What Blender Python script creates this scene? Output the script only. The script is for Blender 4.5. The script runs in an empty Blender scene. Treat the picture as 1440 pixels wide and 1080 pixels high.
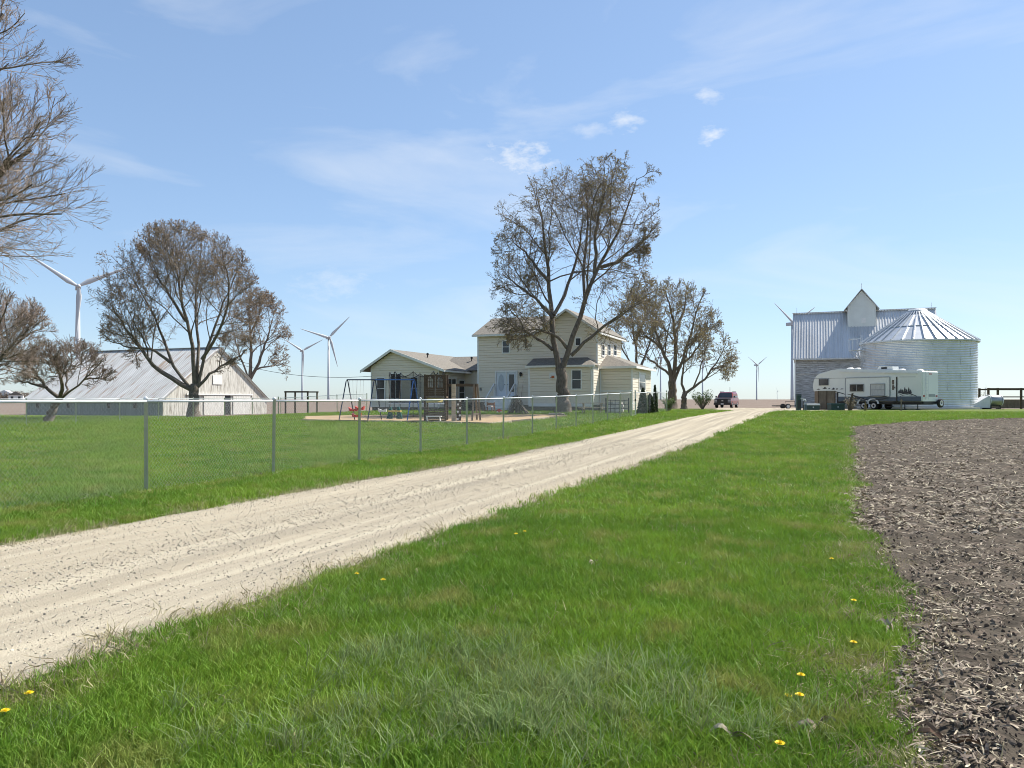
import bpy, bmesh, math, random
import numpy as np
from math import sin, cos, tan, atan, atan2, pi, radians as R, sqrt
from mathutils import Vector

random.seed(7)
rng = np.random.default_rng(11)
sc = bpy.context.scene
C = sc.collection

# ------------------------------------------------------------------ camera, sky, sun, exposure
F = 1060.0            # focal length in photo pixels (1440 wide)
HY = 561.5            # horizon row in the photo
EYE = 1.5
B = R(21.8)           # camera is turned left of the driveway, which runs along +Y
cam_d = bpy.data.cameras.new('camera')
cam = bpy.data.objects.new('camera', cam_d); C.objects.link(cam)
cam.location = (0, 0, EYE); cam.rotation_euler = (R(90), 0, B)
cam_d.sensor_width = 36; cam_d.lens = 36 * F / 1440
cam_d.shift_y = (HY - 540) / 1440
cam_d.clip_end = 30000
sc.camera = cam

SUN_AZ, SUN_EL = R(36), R(50)      # azimuth clockwise from +Y
w = bpy.data.worlds.new('World'); sc.world = w; w.use_nodes = True
nt = w.node_tree; nt.nodes.clear()
def N(t, tree=None, **kw):
    n = (tree or nt).nodes.new(t)
    for k, v in kw.items(): setattr(n, k, v)
    return n
def L(a, b, tree=None): (tree or nt).links.new(a, b)
def math_(op, a, b=None, tree=None, clamp=False):
    n = N('ShaderNodeMath', tree, operation=op, use_clamp=clamp)
    for i, s in enumerate((a, b)):
        if s is None: continue
        if isinstance(s, (int, float)): n.inputs[i].default_value = s
        else: L(s, n.inputs[i], tree)
    return n.outputs[0]
sky = N('ShaderNodeTexSky', sky_type='NISHITA', sun_disc=False)
sky.sun_elevation = SUN_EL; sky.sun_rotation = SUN_AZ
sky.air_density = 1.0; sky.dust_density = .35; sky.ozone_density = 1.6; sky.altitude = 200
tc = N('ShaderNodeTexCoord')
sx = N('ShaderNodeSeparateXYZ'); L(tc.outputs['Generated'], sx.inputs[0])
az = math_('ARCTAN2', sx.outputs[0], sx.outputs[1]); el = math_('ARCSINE', sx.outputs[2])
uv = N('ShaderNodeCombineXYZ'); L(az, uv.inputs[0]); L(el, uv.inputs[1])
no = N('ShaderNodeTexNoise'); no.inputs['Scale'].default_value = 42; no.inputs['Detail'].default_value = 6; no.inputs['Roughness'].default_value = .62
mp0 = N('ShaderNodeMapping'); mp0.inputs['Rotation'].default_value = (0, 0, -.3); mp0.inputs['Scale'].default_value = (.8, 1.6, 1)
L(uv.outputs[0], mp0.inputs[0]); L(mp0.outputs[0], no.inputs['Vector'])
total = None
for px, py, a, b, k in ((727, 222, 50, 22, 1.15), (1000, 190, 20, 13, 1.0), (878, 167, 26, 13, .8), (993, 133, 24, 11, .65), (888, 186, 12, 8, .8),
                        (470, 399, 56, 22, .42), (608, 216, 30, 14, .45), (832, 180, 36, 12, .42)):
    ua = atan((px - 720) / F) - B; ve = atan((HY - py) / F * cos(ua + B))
    du = math_('DIVIDE', math_('SUBTRACT', az, ua), a / F); dv = math_('DIVIDE', math_('SUBTRACT', el, ve), b / F)
    r = math_('SQRT', math_('ADD', math_('MULTIPLY', du, du), math_('MULTIPLY', dv, dv)))
    v = math_('SUBTRACT', 1.0, r)
    v = math_('ADD', v, math_('MULTIPLY', math_('SUBTRACT', no.outputs[0], .50), 4.2))
    v = math_('MULTIPLY', math_('MULTIPLY', v, .55, clamp=True), k)
    v = math_('MULTIPLY', v, math_('MULTIPLY', math_('SUBTRACT', 1.5, r), 2.0, clamp=True))
    total = v if total is None else math_('MAXIMUM', total, v)
ci = N('ShaderNodeTexNoise'); ci.inputs['Scale'].default_value = 2.6; ci.inputs['Detail'].default_value = 7; ci.inputs['Roughness'].default_value = .55
ci.inputs['Distortion'].default_value = .7
mp = N('ShaderNodeMapping'); mp.inputs['Rotation'].default_value = (0, 0, .35); mp.inputs['Scale'].default_value = (.9, 3.6, 1)
mp.inputs['Location'].default_value = (1.3, .4, 0)
L(uv.outputs[0], mp.inputs[0]); L(mp.outputs[0], ci.inputs['Vector'])
cr = math_('MULTIPLY', math_('MULTIPLY', math_('SUBTRACT', ci.outputs[0], .5), 3.0, clamp=True), .5)
total = math_('MAXIMUM', math_('MULTIPLY', total, .95, clamp=True), cr)
gm = N('ShaderNodeGamma'); gm.inputs[1].default_value = .62; L(sky.outputs[0], gm.inputs[0])
tn = N('ShaderNodeMix', data_type='RGBA', blend_type='MULTIPLY'); tn.inputs[0].default_value = 1; L(gm.outputs[0], tn.inputs[6]); tn.inputs[7].default_value = (1.0, 1.18, 1.41, 1)
mx = N('ShaderNodeMix', data_type='RGBA'); L(total, mx.inputs[0]); L(tn.outputs[2], mx.inputs[6]); mx.inputs[7].default_value = (4.3, 4.45, 4.6, 1)
bg = N('ShaderNodeBackground'); bg.inputs[1].default_value = 0.12; L(mx.outputs[2], bg.inputs[0])
wo = N('ShaderNodeOutputWorld'); L(bg.outputs[0], wo.inputs[0])

sl = bpy.data.lights.new('sun', 'SUN'); sl.energy = 4.6; sl.angle = R(.53); sl.color = (1, .95, .87)
so = bpy.data.objects.new('sun', sl); C.objects.link(so)
so.rotation_euler = Vector((sin(SUN_AZ) * cos(SUN_EL), cos(SUN_AZ) * cos(SUN_EL), sin(SUN_EL))).to_track_quat('Z', 'Y').to_euler()
so.location = (20, 20, 60)
sc.view_settings.view_transform = 'Standard'; sc.view_settings.look = 'None'
sc.view_settings.exposure = 0.9; sc.view_settings.gamma = 1
sc.cycles.use_denoising = True; sc.cycles.denoising_prefilter = 'ACCURATE'; sc.cycles.filter_width = 1.0
sc.cycles.max_bounces = 4; sc.cycles.adaptive_threshold = .02; sc.cycles.transparent_max_bounces = 12

# ------------------------------------------------------------------ places
CB, SB = cos(B), sin(B)
def sm(a, b, x):
    t = np.clip((np.asarray(x, float) - a) / (b - a), 0, 1); return t * t * (3 - 2 * t)
def gh(x, y):
    """height of the land"""
    wgt = sm(-50, -30, x)
    return .55 * sm(15, 60, y) * wgt - .12 * (1 - wgt) * sm(25, 55, y) - .22 * sm(76, 115, y) * wgt
def W(cx, d): return (cx * CB - d * SB, cx * SB + d * CB)     # sight coordinates (right, ahead) to the land's X, Y
def at(px, py, d):
    x, y = W((px - 720) / F * d, d); return Vector((x, y, EYE - (py - HY) / F * d))
def on(px, d):
    x, y = W((px - 720) / F * d, d); return Vector((x, y, float(gh(x, y))))
def gp(px, py):
    """point of the land seen at a pixel"""
    z = 0
    for _ in range(12):
        d = (EYE - z) * F / (py - HY); x, y = W((px - 720) / F * d, d); z = .5 * z + .5 * float(gh(x, y))
    return Vector((x, y, float(gh(x, y))))
def hx(px, y): return -y * tan(B - atan((px - 720) / F))      # X where the sight line of a column meets the plane Y = y
def hy(px, x): return -x / tan(B - atan((px - 720) / F))
def zat(py, x, y): return EYE - (py - HY) / F * (-x * SB + y * CB)

def vnoise(x, y, seed=0):
    x = np.asarray(x, float); y = np.asarray(y, float)
    xi = np.floor(x).astype(np.int64); yi = np.floor(y).astype(np.int64); fx = x - xi; fy = y - yi
    def h(a, b):
        n = (a * 374761393 + b * 668265263 + seed * 974634777) & 0xffffffff
        n = ((n ^ (n >> 13)) * 1274126177) & 0xffffffff
        return ((n ^ (n >> 16)) & 0xffff) / 65535.0
    fx = fx * fx * (3 - 2 * fx); fy = fy * fy * (3 - 2 * fy)
    return (h(xi, yi) * (1 - fx) + h(xi + 1, yi) * fx) * (1 - fy) + (h(xi, yi + 1) * (1 - fx) + h(xi + 1, yi + 1) * fx) * fy
def fbm(x, y, seed=0, o=4):
    s = 0; a = .5
    for i in range(o):
        s = s + a * vnoise(x * 2 ** i, y * 2 ** i, seed + i); a *= .5
    return s

# ------------------------------------------------------------------ materials
MATS = {}
def M(name, c1, c2=None, rough=.75, metal=0, scale=4, stretch=(1, 1, 1), bump=0, bscale=60, rnd=0.0, trans=0, coord='Object', detail=5, contrast=(.35, .65), spec=.4, c3=None, s3=1.0, t3=(.55, .7), bstretch=None, alpha=None):
    if name in MATS: return MATS[name]
    m = bpy.data.materials.new(name); m.use_nodes = True; t = m.node_tree; t.nodes.clear()
    p = N('ShaderNodeBsdfPrincipled', t); o = N('ShaderNodeOutputMaterial', t)
    p.inputs['Roughness'].default_value = rough; p.inputs['Metallic'].default_value = metal; p.inputs['Specular IOR Level'].default_value = spec
    if coord == 'World':
        g = N('ShaderNodeNewGeometry', t); src = g.outputs['Position']
    else:
        g = N('ShaderNodeTexCoord', t); src = g.outputs[coord]
    def noise(sc_, st, det=detail):
        mpn = N('ShaderNodeMapping', t); mpn.inputs['Scale'].default_value = st; L(src, mpn.inputs[0], t)
        nn = N('ShaderNodeTexNoise', t); nn.inputs['Scale'].default_value = sc_; nn.inputs['Detail'].default_value = det; nn.inputs['Roughness'].default_value = .6
        L(mpn.outputs[0], nn.inputs['Vector'], t); return nn.outputs[0]
    c2 = c2 or tuple(x * .78 for x in c1)
    def mr(v, a, b):
        n = N('ShaderNodeMapRange', t); n.inputs[1].default_value = a; n.inputs[2].default_value = b; L(v, n.inputs[0], t); return n.outputs[0]
    mix = N('ShaderNodeMix', t, data_type='RGBA'); L(mr(noise(scale, stretch), *contrast), mix.inputs[0], t)
    mix.inputs[6].default_value = (*c1, 1); mix.inputs[7].default_value = (*c2, 1); col = mix.outputs[2]
    if c3:
        m3 = N('ShaderNodeMix', t, data_type='RGBA'); L(mr(noise(s3, stretch), *t3), m3.inputs[0], t); L(col, m3.inputs[6], t); m3.inputs[7].default_value = (*c3, 1); col = m3.outputs[2]
    if rnd:
        oi = N('ShaderNodeObjectInfo', t); hs = N('ShaderNodeHueSaturation', t)
        L(math_('ADD', math_('MULTIPLY', oi.outputs['Random'], 2 * rnd, t), 1 - rnd, t), hs.inputs['Value'], t)
        L(math_('ADD', math_('MULTIPLY', oi.outputs['Random'], .1 * rnd, t), .5 - .05 * rnd, t), hs.inputs['Hue'], t)
        L(col, hs.inputs['Color'], t); col = hs.outputs[0]
    L(col, p.inputs['Base Color'], t)
    if bump:
        b = N('ShaderNodeBump', t); b.inputs['Strength'].default_value = bump; b.inputs['Distance'].default_value = .02
        L(noise(bscale, bstretch or stretch, 4), b.inputs['Height'], t); L(b.outputs[0], p.inputs['Normal'], t)
    out = p.outputs[0]
    if trans:
        tr = N('ShaderNodeBsdfTranslucent', t); L(col, tr.inputs[0], t); ms = N('ShaderNodeMixShader', t); ms.inputs[0].default_value = trans
        L(out, ms.inputs[1], t); L(tr.outputs[0], ms.inputs[2], t); out = ms.outputs[0]
    if alpha is not None:
        tp = N('ShaderNodeBsdfTransparent', t); ms = N('ShaderNodeMixShader', t); ms.inputs[0].default_value = alpha
        L(tp.outputs[0], ms.inputs[1], t); L(out, ms.inputs[2], t); out = ms.outputs[0]
    L(out, o.inputs[0], t)
    MATS[name] = m; return m

# setting
m_soil = M('tilled_soil', (.098, .082, .062), (.047, .039, .03), .95, scale=3, coord='World', bump=.9, bscale=22, c3=(.145, .113, .087), s3=9, t3=(.52, .7), spec=.08)
m_far = M('stubble_field', (.20, .155, .125), (.15, .115, .09), .95, scale=.12, coord='World', bump=.6, bscale=6, c3=(.27, .22, .175), s3=1.1, t3=(.5, .72), spec=.08)
m_lawn = M('lawn_turf', (.135, .165, .045), (.095, .13, .03), .95, scale=.35, coord='World', bump=1, bscale=45, c3=(.16, .19, .05), s3=2.6, t3=(.52, .72), spec=.08)
m_gravel = M('gravel', (.385, .335, .247), (.265, .235, .18), .95, scale=1.0, stretch=(1.7, .05, 1), coord='World', bump=.6, bscale=70, bstretch=(1, 1, 1), c3=(.43, .38, .285), s3=1.9, t3=(.48, .66), spec=.08)
m_blade = M('grass_blade', (.205, .32, .036), (.11, .215, .024), .55, scale=.45, coord='World', rnd=.22, trans=.38, c3=(.27, .295, .075), s3=1.7, t3=(.51, .66), spec=.2)
m_blade2 = M('long_grass_blade', (.26, .32, .13), (.18, .25, .085), .6, scale=.6, coord='World', rnd=.3, trans=.35, spec=.2)
m_dry = M('dry_grass_blade', (.40, .34, .20), (.26, .23, .12), .7, scale=2, coord='World', rnd=.3, trans=.25)
m_straw = M('corn_residue', (.40, .335, .25), (.17, .13, .09), .85, scale=9, coord='World', rnd=.5)
m_stone = M('gravel_stone', (.47, .42, .335), (.36, .325, .26), .9, scale=14, rnd=.28)
m_mulch = M('wood_mulch', (.42, .30, .17), (.30, .21, .12), .95, scale=7, coord='World', bump=.8, bscale=40)
m_walk = M('walk_concrete', (.52, .49, .43), (.43, .41, .36), .9, scale=2, coord='World')
# things
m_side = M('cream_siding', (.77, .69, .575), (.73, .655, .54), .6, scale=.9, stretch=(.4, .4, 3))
m_white = M('white_trim', (.78, .77, .74), (.70, .69, .66), .55, scale=2)
m_shing = M('roof_shingles', (.20, .18, .15), (.13, .118, .10), .92, scale=5, stretch=(1, 1, 1), bump=.5, bscale=14, c3=(.25, .225, .19), s3=18, t3=(.5, .65))
m_fnd = M('foundation_block', (.24, .20, .15), (.18, .15, .115), .9, scale=3, bump=.3, bscale=18)
m_glass = M('window_glass', (.018, .022, .028), (.03, .034, .04), .08, scale=1.2, spec=.5)
m_curt = M('pale_curtain', (.55, .55, .52), (.42, .42, .40), .6, scale=3, stretch=(8, 8, 1))
m_black = M('black_metal', (.02, .02, .022), (.03, .03, .03), .45, scale=3)
m_galv = M('galvanised_steel', (.60, .63, .65), (.50, .53, .55), .55, metal=0, scale=6)
m_bin = M('bin_steel', (.60, .625, .64), (.54, .56, .575), .42, metal=.55, scale=1.6, stretch=(1, 1, .5), rnd=.03, coord='World')
m_binroof = M('bin_roof_steel', (.60, .62, .63), (.50, .52, .53), .36, metal=.6, scale=1.4, rnd=.08)
m_mroof = M('metal_roof', (.62, .62, .61), (.53, .53, .52), .42, metal=.35, scale=.7, stretch=(1, .3, .3), rnd=.06, coord='World')
m_broof = M('rusty_roof', (.50, .505, .50), (.38, .385, .38), .65, metal=.1, scale=1.0, stretch=(2.2, .3, .3), c3=(.31, .235, .18), s3=1.0, t3=(.54, .66), rnd=.07, coord='World')
m_barn = M('barn_planks', (.66, .64, .585), (.50, .48, .43), .88, scale=2.2, stretch=(5, 5, .35), c3=(.24, .21, .17), s3=2.4, t3=(.53, .62))
m_barnside = M('barn_metal_side', (.25, .275, .27), (.17, .185, .18), .75, scale=1.6, stretch=(5, 5, .4), c3=(.33, .34, .32), s3=3, t3=(.55, .68))
m_crib = M('peeling_boards', (.40, .40, .39), (.22, .21, .195), .9, scale=3.2, stretch=(.35, .35, 7), c3=(.64, .65, .65), s3=3.4, t3=(.45, .54))
m_cup = M('cupola_siding', (.70, .72, .69), (.64, .66, .63), .6, scale=1.2)
m_bark = M('grey_bark', (.20, .165, .13), (.085, .07, .056), .95, scale=5, stretch=(3, 3, .7), bump=1, bscale=16)
m_twig = M('brown_twigs', (.24, .195, .155), (.16, .13, .10), .9, scale=3)
m_redtwig = M('reddish_twigs', (.34, .265, .215), (.23, .175, .14), .85, scale=1.2)
m_tantwig = M('tan_twigs', (.22, .165, .125), (.15, .11, .085), .85, scale=1.4)
m_bud = M('olive_buds', (.33, .27, .12), (.22, .18, .075), .8, scale=.9, coord='World', trans=.3, c3=(.22, .13, .06), s3=2)
m_budr = M('rusty_buds', (.34, .235, .15), (.23, .16, .10), .8, scale=.9, coord='World', trans=.3)
m_ever = M('evergreen', (.05, .075, .028), (.03, .05, .018), .8, scale=3, coord='World', trans=.15, c3=(.11, .09, .045), s3=4)
m_leaf = M('shrub_leaf', (.13, .19, .05), (.08, .13, .035), .6, scale=3, coord='World', trans=.3)
m_turb = M('turbine_white', (.50, .52, .54), (.47, .49, .51), .5, scale=.05)
m_rvw = M('camper_fibreglass', (.74, .76, .71), (.70, .72, .67), .35, scale=.6)
m_rvb = M('camper_blue_band', (.085, .115, .15), (.07, .10, .13), .4, scale=2)
m_decal = M('camper_decal', (.03, .035, .045), (.045, .05, .06), .4, scale=4)
m_plast = M('white_plastic', (.75, .75, .72), (.66, .66, .63), .5, scale=3)
m_rubber = M('tyre_rubber', (.02, .02, .02), (.032, .03, .028), .85, scale=8)
m_rim = M('wheel_alloy', (.55, .55, .56), (.45, .45, .46), .35, metal=.6, scale=5)
m_lampr = M('red_lamp', (.35, .02, .02), None, .3)
m_green = M('dark_green_metal', (.025, .06, .05), (.02, .045, .038), .5, scale=3)
m_wood = M('weathered_wood', (.21, .165, .12), (.14, .108, .08), .88, scale=3, stretch=(2, 2, .6), bump=.3, bscale=20)
m_dwood = M('dark_stained_wood', (.095, .066, .042), (.062, .044, .029), .8, scale=3, stretch=(1, 1, 3))
m_lwood = M('pale_wood', (.48, .40, .30), (.38, .31, .225), .85, scale=3)
m_blue = M('blue_steel_tube', (.025, .10, .30), (.02, .075, .22), .4, scale=3)
m_navy = M('navy_steel_tube', (.02, .035, .07), None, .4)
m_red = M('red_plastic', (.60, .04, .03), (.5, .035, .025), .4, scale=3)
m_yel = M('yellow_plastic', (.62, .48, .15), (.5, .38, .12), .5, scale=3)
m_teal = M('teal_plastic', (.02, .10, .095), (.015, .075, .07), .5, scale=3)
m_net = M('safety_net', (.02, .02, .022), None, .9, alpha=.34)
m_carred = M('car_red_paint', (.20, .018, .024), (.17, .015, .02), .25, scale=2, spec=.6)
m_cardk = M('car_trim_and_shade', (.018, .018, .02), (.026, .026, .027), .4, scale=4)  # dark trim colour, also the painted shade on the SUV's front
m_lamp = M('headlamp_lens', (.40, .40, .40), None, .15)
m_flower = M('dandelion_yellow', (.85, .66, .02), (.80, .56, .015), .7, scale=20)
m_cable = M('cable_black', (.035, .035, .04), None, .7)
m_duct = M('painted_duct', (.62, .63, .63), (.52, .53, .53), .5, scale=2)
m_orange = M('orange_paint', (.50, .14, .05), None, .6)

# ------------------------------------------------------------------ builders
def tag(o, label=None, cat=None, group=None, kind=None):
    if label: o['label'] = label
    if cat: o['category'] = cat
    if group: o['group'] = group
    if kind: o['kind'] = kind
    return o
def empty(name, loc, rz=0, label=None, cat=None, group=None):
    o = bpy.data.objects.new(name, None); C.objects.link(o); o.location = loc; o.rotation_euler = (0, 0, rz); o.empty_display_size = .3
    return tag(o, label, cat, group)
def link(name, me, m, parent=None, loc=None):
    o = bpy.data.objects.new(name, me); C.objects.link(o)
    if m and not me.materials: me.materials.append(m)
    if parent: o.parent = parent
    if loc is not None: o.location = loc
    return o
def mesh_np(name, v, f, smooth=False):
    """f: list of index arrays, each (n, k)"""
    me = bpy.data.meshes.new(name)
    f = [np.asarray(a, np.int32) for a in f if len(a)]
    me.vertices.add(len(v)); me.vertices.foreach_set('co', np.asarray(v, np.float32).ravel())
    nl = sum(a.size for a in f); npol = sum(len(a) for a in f)
    me.loops.add(nl); me.polygons.add(npol)
    me.loops.foreach_set('vertex_index', np.concatenate([a.ravel() for a in f]))
    tot = np.concatenate([np.full(len(a), a.shape[1], np.int32) for a in f]); st = np.concatenate([[0], np.cumsum(tot)[:-1]]).astype(np.int32)
    me.polygons.foreach_set('loop_start', st)
    try: me.polygons.foreach_set('loop_total', tot)
    except Exception: pass
    if smooth: me.polygons.foreach_set('use_smooth', np.ones(npol, bool))
    me.update(calc_edges=True); me.validate(); return me
class MB:
    def __init__(s): s.v = []; s.f = []
    def add(s, vs, fs):
        n = len(s.v); s.v += [tuple(p) for p in vs]; s.f += [tuple(i + n for i in q) for q in fs]; return s
    def bx(s, x0, x1, y0, y1, z0, z1):
        return s.add([(x0, y0, z0), (x1, y0, z0), (x1, y1, z0), (x0, y1, z0), (x0, y0, z1), (x1, y0, z1), (x1, y1, z1), (x0, y1, z1)],
                     [(3, 2, 1, 0), (4, 5, 6, 7), (0, 1, 5, 4), (1, 2, 6, 5), (2, 3, 7, 6), (3, 0, 4, 7)])
    def prism(s, pts, vec):
        pts = [Vector(p) for p in pts]; n = len(pts); vec = Vector(vec)
        return s.add(pts + [p + vec for p in pts], [tuple(range(n - 1, -1, -1)), tuple(range(n, 2 * n))] + [(i, (i + 1) % n, n + (i + 1) % n, n + i) for i in range(n)])
    def tube(s, pts, r, k=8):
        pts = [Vector(p) for p in pts]; n = len(pts); rs = r if isinstance(r, (list, tuple)) else [r] * n; vs = []
        for i, p in enumerate(pts):
            t = (pts[min(i + 1, n - 1)] - pts[max(i - 1, 0)]).normalized(); ref = Vector((0, 0, 1)) if abs(t.z) < .9 else Vector((1, 0, 0))
            u = t.cross(ref).normalized(); v = t.cross(u)
            vs += [p + (u * cos(2 * pi * j / k) + v * sin(2 * pi * j / k)) * rs[i] for j in range(k)]
        fs = [(i * k + j, i * k + (j + 1) % k, (i + 1) * k + (j + 1) % k, (i + 1) * k + j) for i in range(n - 1) for j in range(k)]
        return s.add(vs, fs + [tuple(range(k - 1, -1, -1)), tuple(range((n - 1) * k, n * k))])
    def bar(s, a, b, w, h):
        """squared timber from a to b"""
        a, b = Vector(a), Vector(b); t = (b - a).normalized(); ref = Vector((0, 0, 1)) if abs(t.z) < .9 else Vector((0, 1, 0))
        u = t.cross(ref).normalized() * w / 2; v = t.cross(u).normalized() * h / 2
        return s.add([a - u - v, a + u - v, a + u + v, a - u + v, b - u - v, b + u - v, b + u + v, b - u + v],
                     [(3, 2, 1, 0), (4, 5, 6, 7), (0, 1, 5, 4), (1, 2, 6, 5), (2, 3, 7, 6), (3, 0, 4, 7)])
    def lathe(s, prof, k=16, c=(0, 0, 0), axis='z'):
        vs = []
        for r, z in prof:
            for j in range(k):
                a = 2 * pi * j / k; p = (r * cos(a), r * sin(a), z)
                if axis == 'x': p = (p[2], p[0], p[1])
                if axis == 'y': p = (p[0], p[2], p[1])
                vs.append((p[0] + c[0], p[1] + c[1], p[2] + c[2]))
        n = len(prof)
        fs = [(i * k + j, i * k + (j + 1) % k, (i + 1) * k + (j + 1) % k, (i + 1) * k + j) for i in range(n - 1) for j in range(k)]
        return s.add(vs, fs + [tuple(range(k - 1, -1, -1)), tuple(range((n - 1) * k, n * k))])
    def mesh(s, name, smooth=False):
        me = bpy.data.meshes.new(name); me.from_pydata(s.v, [], s.f)
        b = bmesh.new(); b.from_mesh(me); bmesh.ops.recalc_face_normals(b, faces=b.faces); b.to_mesh(me); b.free()
        if smooth:
            for p in me.polygons: p.use_smooth = len(p.vertices) == 4
        return me
    def build(s, name, m, parent=None, smooth=False, loc=None): return link(name, s.mesh(name, smooth), m, parent, loc)
def box(name, m, parent, *a): return MB().bx(*a).build(name, m, parent)

def siding(mb, O, U, Nn, poly, step=.21, out=.04, jit=0, gap=.03):
    """lapped boards on a wall with outline poly (u, z), u along U, face towards Nn"""
    O, U, Nn = Vector(O), Vector(U), Vector(Nn); zs = [p[1] for p in poly]; z0, z1 = min(zs), max(zs)
    def rng_(z):
        us = []
        for (a, za), (b, zb) in zip(poly, poly[1:] + poly[:1]):
            if za == zb:
                if abs(za - z) < 1e-6: us += [a, b]
            elif min(za, zb) - 1e-9 <= z <= max(za, zb) + 1e-9: us.append(a + (b - a) * (z - za) / (zb - za))
        return (min(us), max(us)) if us else None
    z = z0
    while z < z1 - .02:
        zt = min(z + step, z1); a, b = rng_(z + 1e-5), rng_(zt - 1e-5)
        if a and b:
            o = out + random.uniform(-jit, jit)
            P = lambda u, zz, k: O + U * u + Vector((0, 0, zz)) + Nn * k
            zg = min(z + gap, zt - .005); k_ = (zg - z) / max(zt - z, .01); c0, c1 = a[0] + (b[0] - a[0]) * k_, a[1] + (b[1] - a[1]) * k_
            q = [P(c0, zg, o), P(c1, zg, o), P(b[1], zt, o * .7), P(b[0], zt, o * .7), P(c0, zg, -.018), P(c1, zg, -.018), P(b[1], zt, -.018), P(b[0], zt, -.018)]
            mb.add(q, [(0, 1, 2, 3), (4, 5, 1, 0), (3, 2, 6, 7), (0, 3, 7, 4), (1, 5, 6, 2)])
        z = zt
    return mb

def window(parent, O, U, Nn, w_, h_, style='hung', frame_m=None, glass=None, t=.09):
    """window with its lower corner at O (thing coordinates), U along the wall, Nn outwards"""
    O, U, Nn = Vector(O), Vector(U), Vector(Nn); Z = Vector((0, 0, 1)); frame_m = frame_m or m_white
    def slab(mb, u0, u1, z0, z1, n0, n1):
        a = O + U * u0 + Z * z0 + Nn * n0; mb.prism([a, a + U * (u1 - u0), a + U * (u1 - u0) + Z * (z1 - z0), a + Z * (z1 - z0)], Nn * (n1 - n0)); return mb
    f = MB(); slab(f, -t, 0, -t, h_ + t, .02, .075); slab(f, w_, w_ + t, -t, h_ + t, .02, .075); slab(f, 0, w_, h_, h_ + t, .02, .085); slab(f, 0, w_, -t, 0, .02, .085)
    if style == 'hung': slab(f, 0, w_, h_ * .5 - .025, h_ * .5 + .025, .03, .065)
    if style == 'slide': slab(f, w_ * .5 - .03, w_ * .5 + .03, 0, h_, .03, .065)
    fr = f.build('window', frame_m, parent)
    g = glass or m_glass
    if style == 'hung':
        slab(MB(), 0, w_, 0, h_ * .5 - .025, .01, .045).build('pane', g, fr); slab(MB(), 0, w_, h_ * .5 + .025, h_, .01, .05).build('pane', g, fr)
    elif style == 'slide':
        slab(MB(), 0, w_ * .5 - .03, 0, h_, .01, .045).build('pane', g, fr); slab(MB(), w_ * .5 + .03, w_, 0, h_, .01, .05).build('pane', g, fr)
    else: slab(MB(), 0, w_, 0, h_, .01, .045).build('pane', g, fr)
    return fr

# ------------------------------------------------------------------ the land
def axis(a, b, step, far, grow=1.35):
    mid = list(np.arange(a, b + 1e-6, step)); lo, hi = [], []; d = step; x = a
    while x > -far: d *= grow; x -= d; lo.append(x)
    d = step; x = b
    while x < far: d *= grow; x += d; hi.append(x)
    return np.array(lo[::-1] + mid + hi)
def sheet(name, xs, ys, zoff, m, mask=None, zfun=None):
    X, Y = np.meshgrid(xs, ys); Z = gh(X, Y) + zoff
    if zfun is not None: Z = Z + zfun(X, Y)
    nx, ny = len(xs), len(ys); idx = np.arange(nx * ny).reshape(ny, nx)
    q = np.stack([idx[:-1, :-1], idx[:-1, 1:], idx[1:, 1:], idx[1:, :-1]], -1).reshape(-1, 4)
    if mask is not None:
        cx = (X[:-1, :-1] + X[1:, 1:]) / 2; cy = (Y[:-1, :-1] + Y[1:, 1:]) / 2; q = q[mask(cx, cy).ravel()]
    me = mesh_np(name, np.stack([X, Y, Z], -1).reshape(-1, 3), [q], True); o = link(name, me, m); tag(o, kind='structure'); return o
sheet('ground', axis(-90, 70, 2.5, 14000), axis(-20, 130, 2.5, 14000), -.02, m_far)
def lawn_mask(x, y):
    back = np.where(x < -34, 52 + 4 * vnoise(x / 6, x * 0, 3), np.where(x < -9, 78, np.where(x < 3, 72, 101)))
    return (y < back) & (x > -95) & ~((x > np.interp(y, [-20, 10, 22, 36, 41, 46, 52, 58, 66], [2.3, 2.5, 3.0, 3.6, 6.5, 11, 19, 27, 40])) & (y < 64))
sheet('lawn', np.arange(-95, 61, 1.0), np.arange(-14, 104, 1.0), .01, m_lawn, lawn_mask)
def strip(name, ys, left, right, cols, zoff, crown, m):
    V = []; 
    for y in ys:
        l, r = left(y), right(y)
        for t in np.linspace(0, 1, cols):
            x = l + (r - l) * t; e = min(t, 1 - t) * 2
            ruts = -.022 * (math.exp(-((t - .3) / .09) ** 2) + math.exp(-((t - .72) / .09) ** 2))
            V.append((x, y, float(gh(x, y)) + zoff + crown * min(1, e * 3) + ruts + .012 * float(fbm(x * 2.2, y * .7, 5, 2))))
    n = len(ys); idx = np.arange(n * cols).reshape(n, cols)
    q = np.stack([idx[:-1, :-1], idx[:-1, 1:], idx[1:, 1:], idx[1:, :-1]], -1).reshape(-1, 4)
    o = link(name, mesh_np(name, V, [q], True), m); tag(o, kind='structure'); return o
def road_l(y): return float(np.interp(y, [-20, 8, 30, 45, 60, 66, 72, 88], [-7.65, -7.65, -7.35, -6.9, -6.2, -6.2, -8.5, -10]) + .22 * (fbm(y * .9, y * 0, 21, 3) - .45))
def road_r(y): return float(np.interp(y, [-20, 6, 15, 22, 42, 60, 66, 72, 88], [-3.85, -3.85, -3.7, -3.5, -3.2, -2.6, -.8, 3.5, 6]) + .25 * (fbm(y * .8 + 50, y * 0, 22, 3) - .45))
ry = np.concatenate([np.arange(-14, 25, .2), np.arange(25, 88, .6)])
strip('driveway', ry, road_l, road_r, 29, .012, .035, m_gravel)
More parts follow.
